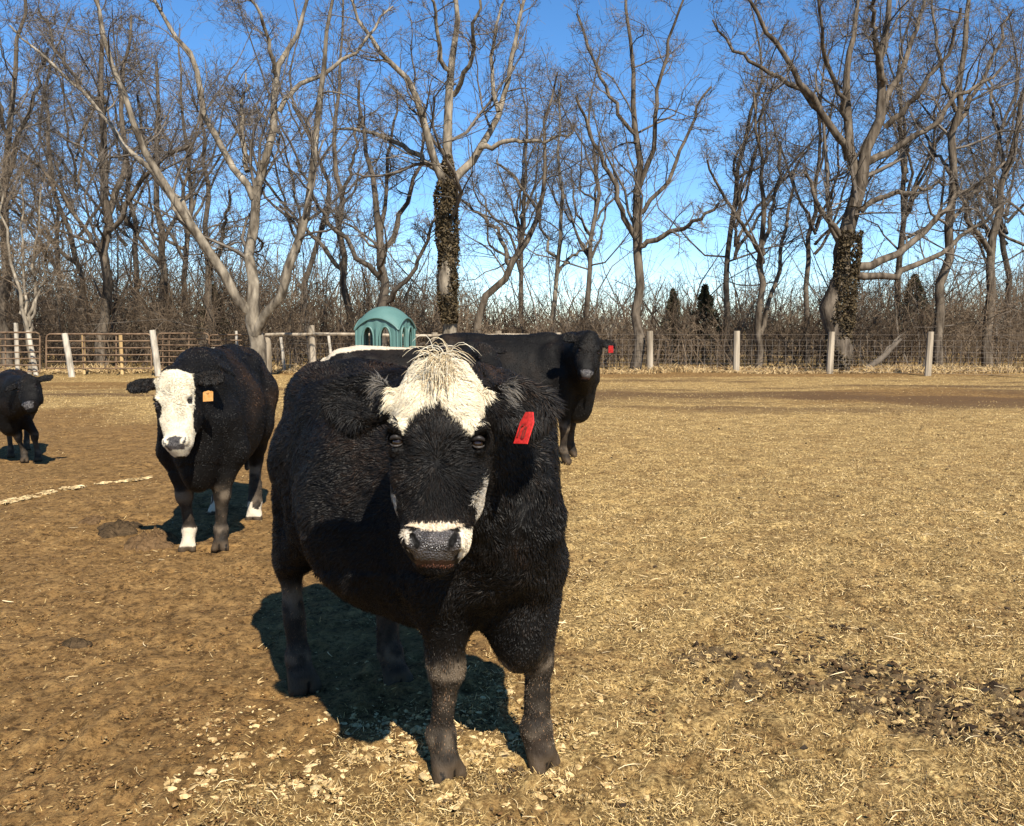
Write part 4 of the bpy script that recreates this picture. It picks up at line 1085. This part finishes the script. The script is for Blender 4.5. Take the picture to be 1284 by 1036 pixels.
    V, F = F_.mesh()
    V = relax(V, F, 2); N = vnormals(V, F)
    V = V + N*(.004*sc*fbm(V*14, 2, 3)+.019*sc*fbm(V*4.6, 2, 13)*(np.abs((V-poll)@U-.25*hs) > .33*hs))[:, None]; N = vnormals(V, F)
    hc = (V-poll)@HA.T/hs
    isear = np.zeros(len(V), bool)
    ec = lambda P: [np.stack([(P-c)@D_/L_, (P-c)@Wv/t_, (P-c)@Tv/(.03*hs)], -1) for c, D_, Wv, Tv, L_, t_, b_ in EF]
    col, wet = colour(V, (V-poll)@HA.T/hs, ec(V), FT, s)
    me = mesh_np(name+'_body', V, F, M_hide, col=col, extra={'wet': wet})
    link('body', me, root)
    # hair
    r = np.random.default_rng(len(label)); cen = V[F].mean(1); fa = np.linalg.norm(np.cross(V[F[:, 2]]-V[F[:, 0]], V[F[:, 3]]-V[F[:, 1]]), axis=1)/2
    hcc = (cen-poll)@HA.T/hs; fn_ = unit(np.cross(V[F[:, 2]]-V[F[:, 0]], V[F[:, 3]]-V[F[:, 1]]))
    camL = loc([0, 0, CAMH]); vis = (unit(camL-cen)*fn_).sum(1)
    onhead = (hcc[:, 0] > -.06) & (hcc[:, 0] < .56) & (np.abs(hcc[:, 1]) < .15) & (hcc[:, 2] > -.26)
    nosek = (hcc[:, 0] > .440) & (hcc[:, 0] < .53) & (np.abs(hcc[:, 1]) < .075) & (hcc[:, 2] > -.06)
    w = fa*np.where(vis > -.25, 1., .25)*np.where(onhead, 4.0, 1.)*(cen[:, 2] > .09*s)*np.where(cen[:, 2] < .55*s, .6, 1)
    ecc = ec(cen); earf = np.zeros(len(cen), bool)
    for q in ecc: earf |= ((np.abs(q) < [1.15, 1.2, 1.6]).all(1))
    ed = np.hypot(hcc[:, 0]-.205, np.abs(hcc[:, 1])-.112); w = np.where(earf, fa*6, w); w[nosek] = 0; w[onhead & (ed < .022)] = 0
    if forelocked: w = w*np.where(onhead & (hcc[:, 0] < .2), 2.2, 1)
    pick = r.choice(len(F), hair, p=w/w.sum()); a_, b2 = r.random(hair)[:, None], r.random(hair)[:, None]
    q4 = V[F[pick]]; P0 = (q4[:, 0]*(1-a_)+q4[:, 1]*a_)*(1-b2)+(q4[:, 3]*(1-a_)+q4[:, 2]*a_)*b2; Nf = N[F[pick, 0]]
    hq = (P0-poll)@HA.T/hs; oh = onhead[pick]; ef = earf[pick]; zz = P0[:, 2]
    G = np.stack([np.full(hair, -.70), np.zeros(hair), np.full(hair, -.75)], -1)
    G[zz < .62*s] = [-.12, 0, -1]
    wu, ws_ = .262, .0
    G2 = ((hq[:, 0]-wu)[:, None]*U + (hq[:, 1]-ws_)[:, None]*Sd*1.15); G2 = unit(G2)
    G = np.where(oh[:, None], G2, G)
    L = np.full(hair, .030)*shagg
    L = np.where(zz < .62*s, .017, L); L = np.where(zz < .40*s, .011, L)
    L = np.where(oh, np.interp(hq[:, 0], [-.05, .02, .08, .2, .3, .42, .5], [.018, .024, .032, .034, .024, .013, .009]), L)
    edist = np.hypot(hq[:, 0]-.205, np.abs(hq[:, 1])-.112); L = np.where(oh, L*np.clip((edist-.012)/.05, .22, 1), L)
    wht = colour(P0, hq, ec(P0), FT, s)[0].mean(1) > .3
    for (q, (c, D_, Wv, Tv, L_, t_, b_)) in zip(ec(P0), EF):
        m_ = (np.abs(q) < [1.15, 1.2, 1.6]).all(1) & ef
        G[m_] = D_*.45+(q[m_, 1:2])*Wv*.7-np.array([0, 0, .75]); L[m_] = .040*shagg*sc
    if forelocked:
        m_ = wht & oh & (hq[:, 0] < .2); sx = np.clip(hq[:, 1]/.1, -1.2, 1.2)
        G[m_] = unit(U*.75+Sd*(sx*.40+.45*vnoise(P0*11, 71))[:, None])[m_]
        upb = .106+.088*np.clip(np.abs(hq[:, 1]+.004)/.095, 0, 1)**.75; L = np.where(m_, L*np.clip((upb-hq[:, 0])/.045, .35, 1), L)
        m2 = m_ & (hq[:, 0] < .03); G[m2] = unit(U*.15+Sd*sx[:, None]*1.5)[m2]
    G = unit(G); L = L*sc*hlen*(.55+.7*r.random(hair))*(1+.45*vnoise(P0*16, 21))
    wv = np.stack([fbm(P0*13, 2, 51+i) for i in range(3)], -1)*1.25 + np.stack([vnoise(P0*5.5, 151+i) for i in range(3)], -1)*np.where(oh, 0, .9)[:, None] + np.stack([vnoise(P0*42, 61+i) for i in range(3)], -1)*.55 + r.normal(0, .22, (hair, 3))
    amp = np.where(zz < .5*s, .35, .8)*np.where(oh, np.where(wht, 1.15, .50), 1.)
    G = G + wv*amp[:, None]; G = unit(G-Nf*(G*Nf).sum(1)[:, None])
    lift = (.42+.30*vnoise(P0*30, 33))[:, None]*np.where(oh, 1.0, .9)[:, None]
    curl = unit(np.cross(Nf, G))*(vnoise(P0*26, 44)*.9)[:, None]
    d0 = unit(G+Nf*lift*1.7); d1 = unit(G+Nf*lift*.6+curl*.5); d2 = unit(G-Nf*.10+curl*1.1)
    P1 = P0+d0*(L*.30)[:, None]; P2 = P1+d1*(L*.35)[:, None]; P3 = P2+d2*(L*.35)[:, None]
    side_ = unit(np.cross(G, Nf)+r.normal(0, .35, (hair, 3)))*(hw*(.7+.7*r.random(hair))*np.where(oh, np.where(wht, .60, .72), 1))[:, None]
    PP = np.stack([P0-Nf*.002, (P1+P2)*.5+d0*(L*.04)[:, None], P3], 1); wid = np.array([1., .95, .14])[None, :, None]
    VV = np.stack([PP-side_[:, None]*wid, PP+side_[:, None]*wid], 2).reshape(-1, 3)
    b0 = (np.arange(hair)*6)[:, None, None]; j = (np.arange(2)*2)[None, :, None]
    FF = (b0+j+np.array([0, 1, 3, 2])[None, None]).reshape(-1, 4)
    hcol, _ = colour(P0, hq, ec(P0), FT, s)
    jit = (.65+.8*r.random((hair, 1))); br = (r.random((hair, 1)) < .22)
    dark = hcol.mean(1, keepdims=True) < .05; jit = jit*(.7+.9*sstep(-.2, .5, fbm(P0*4.5, 2, 88)))[:, None]
    hcol = np.where(dark, hcol*jit*np.where(br, [2.6, 2.0, 1.5], [1., 1., 1.]), np.clip(hcol*(.88+.18*r.random((hair, 1)))*np.where(br, [.95, .87, .74], [1, 1, 1]), 0, .85))
    o = link('hair_coat', mesh_np(name+'_hair', VV, FF, M_hair, col=np.repeat(hcol, 6, 0), smooth=False), root); o['kind'] = 'stuff'
    # eyes
    for y in (-1, 1):
        mb = MB(); c = H(.205, y*.109, -.013); rr = .0150*hs; nu = 14
        Vs = []; Fs = []
        for i in range(nu+1):
            for j_ in range(nu*2):
                t1, t2 = i/nu*math.pi, j_/nu*math.pi; Vs.append(c+rr*np.array([math.sin(t1)*math.cos(t2), math.sin(t1)*math.sin(t2), math.cos(t1)]))
        for i in range(nu):
            for j_ in range(nu*2): Fs.append([i*nu*2+j_, i*nu*2+(j_+1) % (nu*2), (i+1)*nu*2+(j_+1) % (nu*2), (i+1)*nu*2+j_])
        mb.add(Vs, Fs); mb.build('eye', M_eye, root, True)
    for y in (-1, 1):
        if res > .013: break
        a = np.linspace(-1.15, 1.15, 9); mb = MB()
        mb.tube([H(.205-.0130*math.cos(t), y*(.110+.002)+.018*math.sin(t), .004-.006*abs(math.sin(t))) for t in a], [.002, .005, .0062, .007, .007, .007, .0062, .005, .002], 8)
        mb.build('upper_eyelid', M_lid, root, True); mb = MB()
        mb.tube([H(.205+.0125*math.cos(t), y*(.110+.002)+.018*math.sin(t), .001-.006*abs(math.sin(t))) for t in a], [.001, .002, .0028, .0032, .0034, .0032, .0028, .002, .001], 8)
        mb.build('lower_eyelid', M_lidpale, root, True)
    return root, EF, H, (U, Sd, Nn, hs), loc
def ear_tag(root, c, ux, uy, un, w, h, mat, ink=None, point=True, stud=True):
    """flat plastic tag: ux across, uy up, un out of the face; top tapers to the stud"""
    t = .0012*2; P = [(-.5, -.5), (.5, -.5), (.5, .18), (.26, .5), (-.26, .5), (-.5, .18)] if point else [(-.5, -.5), (.5, -.5), (.5, .4), (.38, .5), (-.38, .5), (-.5, .4)]
    A = [c+ux*x*w+uy*y*h+un*(t+.004*math.cos(x*3)) for x, y in P]; B = [a-un*t*1.6 for a in A]
    V = np.array(A+B); n_ = len(P); mb = MB(); cA, cB = V[:n_].mean(0), V[n_:].mean(0)
    V = np.vstack([V, cA, cB]); F3 = [[i, (i+1) % n_, 2*n_] for i in range(n_)]+[[n_+(i+1) % n_, n_+i, 2*n_+1] for i in range(n_)]
    F4 = [[i, n_+i, n_+(i+1) % n_, (i+1) % n_] for i in range(n_)]
    me = mesh_np('ear_tag', V, [np.array(F4), np.array(F3)], mat, smooth=False); o = link('ear_tag', me, root)
    if ink:
        mb = MB()
        for (x0, y0, x1, y1) in ink:
            a = c+ux*x0*w+uy*y0*h+un*.0062; b_ = c+ux*x1*w+uy*y1*h+un*.0062; e = unit(b_-a); q = np.cross(un, e)*.0028
            mb.add([a-q, b_-q, b_+q, a+q], [[0, 1, 2, 3]])
        mb.build('number', M_tagink, o)
    if stud:
        mb = MB(); q = c+uy*h*.42; mb.tube([q-un*.01, q+un*.009], .009, 10); mb.build('stud', mat, o, True)
    return o

def base_col(V, hq, FT, s, muddy=1.0):
    """black hide with muddy lower legs, bare nose and hooves"""
    c = np.repeat(BLK[None], len(V), 0); n1 = fbm(V*6, 3, 15); z = V[:, 2]/s
    rust = sstep(.05, .5, n1)*.45; c = c*(1-rust[:, None])+np.array([.012, .0078, .0052])*rust[:, None]
    bl = (.55*sstep(.12, .6, fbm(V*3.1, 3, 29)))[:, None]; c = c*(1-bl)+np.array([.026, .015, .008])*bl
    k = sstep(.50, .30, z+.10*n1)*muddy*.75; kn = np.exp(-((z-.385)/.045)**2)*1.1*muddy+.7*np.exp(-((z-.14)/.03)**2)*muddy; k = np.clip(k*(.15+.35*sstep(-.3, .4, fbm(V*22, 3, 16)))+kn*sstep(-.25, .25, fbm(V*18, 2, 19)), 0, 1)
    c = c*(1-k[:, None])+MUD*k[:, None]
    h = sstep(.085, .05, z+.02*n1)[:, None]; c = c*(1-h)+np.array([.050, .034, .020])*h
    for f_ in FT.values():
        m_ = (np.abs(V[:, 1]-f_[1]) < .0045*s) & (z < .05) & (V[:, 0] > f_[0]); c[m_] = [.006, .005, .004]
    u, s_, n_ = hq.T; head = (u > -.1) & (u < .58) & (np.abs(s_) < .2) & (n_ > -.3)
    nose = head & (np.abs(s_) < .076-.55*np.maximum(0, u-.475)) & (u > .440-.010*np.cos(s_*45)) & (u < .535) & (n_ > -.075)
    wet = np.zeros(len(V)); wet[nose] = 1
    nz = (.7+.9*sstep(-.3, .5, fbm(V*60, 2, 5)))[:, None]*NOSE
    c[nose] = nz[nose]
    a_ = -np.sign(s_)*.45; du = u-.470; ds = s_-np.sign(s_)*.050; q1 = du*np.cos(a_)+ds*np.sin(a_); q2 = -du*np.sin(a_)+ds*np.cos(a_)
    hole = head & ((q1/.025)**2+(q2/.0105)**2 < 1.0); c[hole] = [.003, .0025, .002]; wet[hole] = 0
    lip = head & (s > .9) & (u > .522) & (u < .538) & (np.abs(s_) < .052) & (n_ > -.06); c[lip] = [.040, .019, .013]; wet[lip] = .3
    # bare skin round the eye
    return c, wet, head

def col_main(V, hq, E, FT, s):
    c, wet, head = base_col(V, hq, FT, s)
    u, s_, n_ = hq.T; j = .010*fbm(V*38, 2, 8)+.010*vnoise(V*14, 9)
    up = .106+.088*np.clip(np.abs(s_+.004)/.095, 0, 1)**.75
    wh = head & (u+j*.45 < up) & (u > -.03+1.2*np.maximum(0, np.abs(s_)-.07)) & (np.abs(s_)+j < .130-.30*np.maximum(0, u-.07)) & (n_ > -.06+.35*np.maximum(0, .02-u))
    c[wh] = CREAM
    for sg, cs, u0, u1, w in ((-1, .113, .32, .44, .012), (1, .118, .30, .435, .017)):
        m_ = head & (s_*sg > 0) & (np.abs(np.abs(s_)-cs+.12*(u-.38)+.0) < w*(1+.3*np.sin(u*60))+j) & (u+j*2 > u0) & (u+j*2 < u1) & (n_ > -.14)
        c[m_] = [.50, .45, .37]
    m_ = head & (u > .420) & (u < .438+.006*np.cos(s_*40)) & (np.abs(s_) < .070) & (n_ > -.03); c[m_] = np.array([.62, .50, .36])
    m_ = head & (s_ > .074+j) & (u > .435) & (u+j < .515) & (n_ > -.07); c[m_] = np.array([.66, .58, .44]); wet[m_] = 0
    m_ = head & (s_ < -.074+j) & (u > .435) & (u < .505) & (n_ > -.05) & (vnoise(V*60, 4) > .1); c[m_] = np.array([.42, .36, .28])
    for i, q in enumerate(E):
        m_ = (np.abs(q) < [1.2, 1.2, 1.5]).all(1) & (q[:, 2] > -.2) & (q[:, 0] < -.30-.15*i) & (q[:, 0] > -.85) & (q[:, 1] < .1+.3*vnoise(V*30, 6)) & (vnoise(V*26, 5) > -.05)
        c[m_] = [.095, .086, .075]
    return c, wet
def col_black(V, hq, E, FT, s):
    c, wet, head = base_col(V, hq, FT, s); return c, wet
def col_whiteface(V, hq, E, FT, s):
    c, wet, head = base_col(V, hq, FT, s)
    u, s_, n_ = hq.T; j = .006*fbm(V*40, 2, 8)
    left = .125-.055*np.exp(-((u-.24)/.075)**2)-.03*sstep(.30, .36, u)
    wh = head & (u > -.02+.4*np.maximum(0, np.abs(s_)-.05)) & (u < .56) & (n_ > -.075-.03*(u > .4)) & np.where(s_ < 0, np.abs(s_)+j < left, s_+j < .125-.02*sstep(.2, .4, u)) & (wet < .5)
    c[wh] = CREAM*(.74+.10*vnoise(V*25, 7))[wh][:, None]; m_ = head & (u > .435) & (u < .535) & (np.abs(s_) < .075) & (n_ > -.07); 
    for k_ in ('RF', 'LH', 'RH'):
        f_ = FT[k_]; m_ = (np.hypot(V[:, 0]-f_[0], V[:, 1]-f_[1]) < .13) & (V[:, 2] < (.165 if k_ == 'RF' else .12)+.045*vnoise(V*22, 3)) & (V[:, 2] > .04); c[m_] = WHT
    return c, wet
def col_whiteback(V, hq, E, FT, s):
    c, wet, head = base_col(V, hq, FT, s); x0 = (FT['LH'][0]+FT['RH'][0])/2
    j = .03*vnoise(V*7, 4); m_ = (V[:, 2]+j*.5 > s*np.interp(V[:, 0]-x0, [-.3, -.25, -.12, .1, .6, 1.05], [1.10, 1.220, 1.295, 1.332, 1.350, 1.37])) & (V[:, 0] < x0+1.05) & (V[:, 0]+j*2 > x0-.5) & ~head
    c[m_] = WHT; return c, wet

# nearest cow
root, EF, H, ax, loc = cow('white_forehead_cow', 'large shaggy black cow with cream forehead and red ear tag, nearest and facing the camera',
    (-.385, 3.28), (.62, -.76), dict(LF=gnd(674, 962), RF=gnd(556, 972), RH=gnd(377, 862), LH=gnd(492, 858)),
    dict(poll=at(551, 462, 2.30), muzzle=at(544, 697, 2.18), side=(math.cos(R(4)), .02, math.sin(R(4)))),
    res=.0086, colour=col_main, hair=165000, hw=.0010, shagg=1.0, brisket=(.58, .02, .58), brr=(.13, .09, .21), girth=1.0, bend=-.11, bendf=-.085, front=.80, tail_z=1, forelocked=True,
    ears=dict(R=dict(d=(-.05, 1.0, -.12), w=(1, .05, 0), l=.104, t=.074, b=(.09, .122, -.07)), L=dict(d=(.06, 1.0, -.10), w=(1, -.06, 0), l=.098, t=.074, b=(.085, .122, -.07))))
U, Sd, Nn, hs = ax
def forelock():
    r = np.random.default_rng(3); N = 520; a = r.normal(0, 1, N)
    P0 = np.array([H(u, s_, n_) for u, s_, n_ in zip(r.uniform(-.03, .06, N), r.normal(0, .019, N), r.uniform(-.03, .022, N))])
    L = (.035+.040*r.random(N)); big_ = r.random(N) < .14; L[big_] *= 1.9
    out = r.normal(0, .55, N)+np.where(big_, np.sign(r.normal(size=N))*.9, 0)
    up = -U; d = unit(up[None]*1.2+Sd[None]*out[:, None]*.34+Nn[None]*(.35+.3*r.random(N))[:, None]); P = [P0]
    for k in range(7):
        P.append(P[-1]+d*(L/7)[:, None]); d = unit(d+Sd[None]*out[:, None]*.20+(U*.46)[None]*(k > 0)+Nn[None]*.05+r.normal(0, .05, (N, 3)))
    dn_ = (r.random(N) < .72) & ~big_    # the rest falls forward over the forehead
    P2 = [P0]; d = unit(up[None]*.5+Nn[None]*.6+Sd[None]*out[:, None]*.4)
    for k in range(7):
        P2.append(P2[-1]+d*(L/7)[:, None]); d = unit(d+U[None]*.55+r.normal(0, .06, (N, 3)))
    P = np.where(dn_[:, None, None], np.stack(P2, 1), np.stack(P, 1))
    V, F = tubes(P, np.full(N, .0009)[:, None]*np.array([1, 1.1, 1.1, 1, .9, .75, .5, .2])[None], 3)
    c = np.asarray([(.68, .59, .42), (.60, .49, .32), (.72, .66, .52), (.50, .38, .22)])[r.integers(0, 4, N)]
    o = link('forelock', mesh_np('forelock', V, F, M_hair, col=np.repeat(c, 24, 0)), root); o['kind'] = 'stuff'
forelock()
c = loc(at(659, 537, 2.27)); ex = unit(loc(at(669, 537, 2.25))-loc(at(649, 537, 2.30))); ey = unit(loc(at(667, 517, 2.27))-loc(at(655, 548, 2.26))); en = np.cross(ex, ey)
en = en if en@loc([0, 0, CAMH]) > 0 else -en; ey = unit(ey-ex*(ex@ey)*.55)
ear_tag(root, c, ex, ey, en, .054, .086, M_tagred, ink=[(-.25, -.30, -.25, .05), (-.25, .05, -.05, .10), (.05, -.32, .22, -.32), (.22, -.32, .22, .0), (.05, .0, .22, .0), (.05, -.32, .05, .0)], stud=False)

# white faced cow
root, EF, H, ax, loc = cow('white_face_cow', 'black cow with a full cream face, orange ear tag and white front foot at left',
    (-2.13, 6.3), (.10, -1.0), dict(RF=gnd(238, 690), LF=gnd(277, 689), LH=gnd(319, 652), RH=np.array([-2.38, 7.0, 0])),
    dict(poll=at(214, 468, 5.42), muzzle=at(221, 562, 5.30), side=(1, .02, -.02)),
    res=.012, colour=col_whiteface, hair=34000, hw=.0022, hlen=.55, shagg=.8, girth=.90,
    front=.84, ears=dict(R=dict(d=(.0, 1, -.05), w=(1, 0, .2), l=.112, t=.054), L=dict(d=(.03, 1, -.2), w=(1, 0, 0), l=.105, t=.056)))
c = loc(at(261, 497, 5.38)); ex = unit(loc(at(268, 497, 5.38))-loc(at(254, 498, 5.38))); ey = unit(loc(at(261, 489, 5.38))-loc(at(261, 505, 5.38)))
en = np.cross(ex, ey); en = en if en@loc([0, 0, CAMH]) > 0 else -en
ear_tag(root, c, ex, ey, en, .062, .062, M_tagorange, point=False)

# calf at the left edge
cow('black_calf', 'small all black calf standing at the far left edge', (-5.72, 9.95), (.42, -.9),
    dict(LF=gnd(48, 578), RF=gnd(31, 579), RH=gnd(14, 573), LH=gnd(34, 564)),
    dict(poll=at(32, 472, 9.25), muzzle=at(36, 510, 9.02), side=(1, .04, .02)), sc=.73, res=.014, colour=col_black, hair=9000, hw=.003, hlen=.7, shagg=.8, girth=1.0)

# black cow at right, body side on
root, EF, H, ax, loc = cow('black_cow', 'all black cow with red ear tag standing side on behind the nearest cow', (-.02, 10.0), (1.0, -.22),
    dict(RF=gnd(707, 581), LF=gnd(716, 573), RH=np.array([-.72, 10.0, 0]), LH=np.array([-.60, 10.35, 0])),
    dict(poll=at(741, 420, 9.15), muzzle=at(735, 472, 8.98), side=(1, .10, .0)), sc=1.06, res=.016, colour=col_black, hair=12000, hw=.003, hlen=.6, shagg=.8, girth=1.0)
U, Sd, Nn, hs = ax
c = loc(at(766, 438, 9.12)); ex = unit(loc(at(770, 438, 9.1))-loc(at(762, 438, 9.14))); ey = np.array([0, 0, 1.]); en = np.cross(ex, ey); en = en if en@loc([0, 0, CAMH]) > 0 else -en
ear_tag(root, c, ex, ey, en, .055, .075, M_tagred, point=False, stud=False)

# white backed cow behind the nearest one
cow('white_back_cow', 'black cow with a white stripe along its back, mostly hidden behind the nearest cow', (-1.05, 8.6), (1.0, .05),
    dict(RF=np.array([-.47, 8.45, 0]), LF=np.array([-.38, 8.8, 0]), RH=np.array([-1.62, 8.4, 0]), LH=np.array([-1.52, 8.75, 0])),
    dict(poll=at(604, 432, 8.5), muzzle=at(626, 468, 8.2), side=(.75, .55, .25)), sc=.97, res=.018, colour=col_whiteback, hair=9000, hw=.003, hlen=.6, shagg=.8)
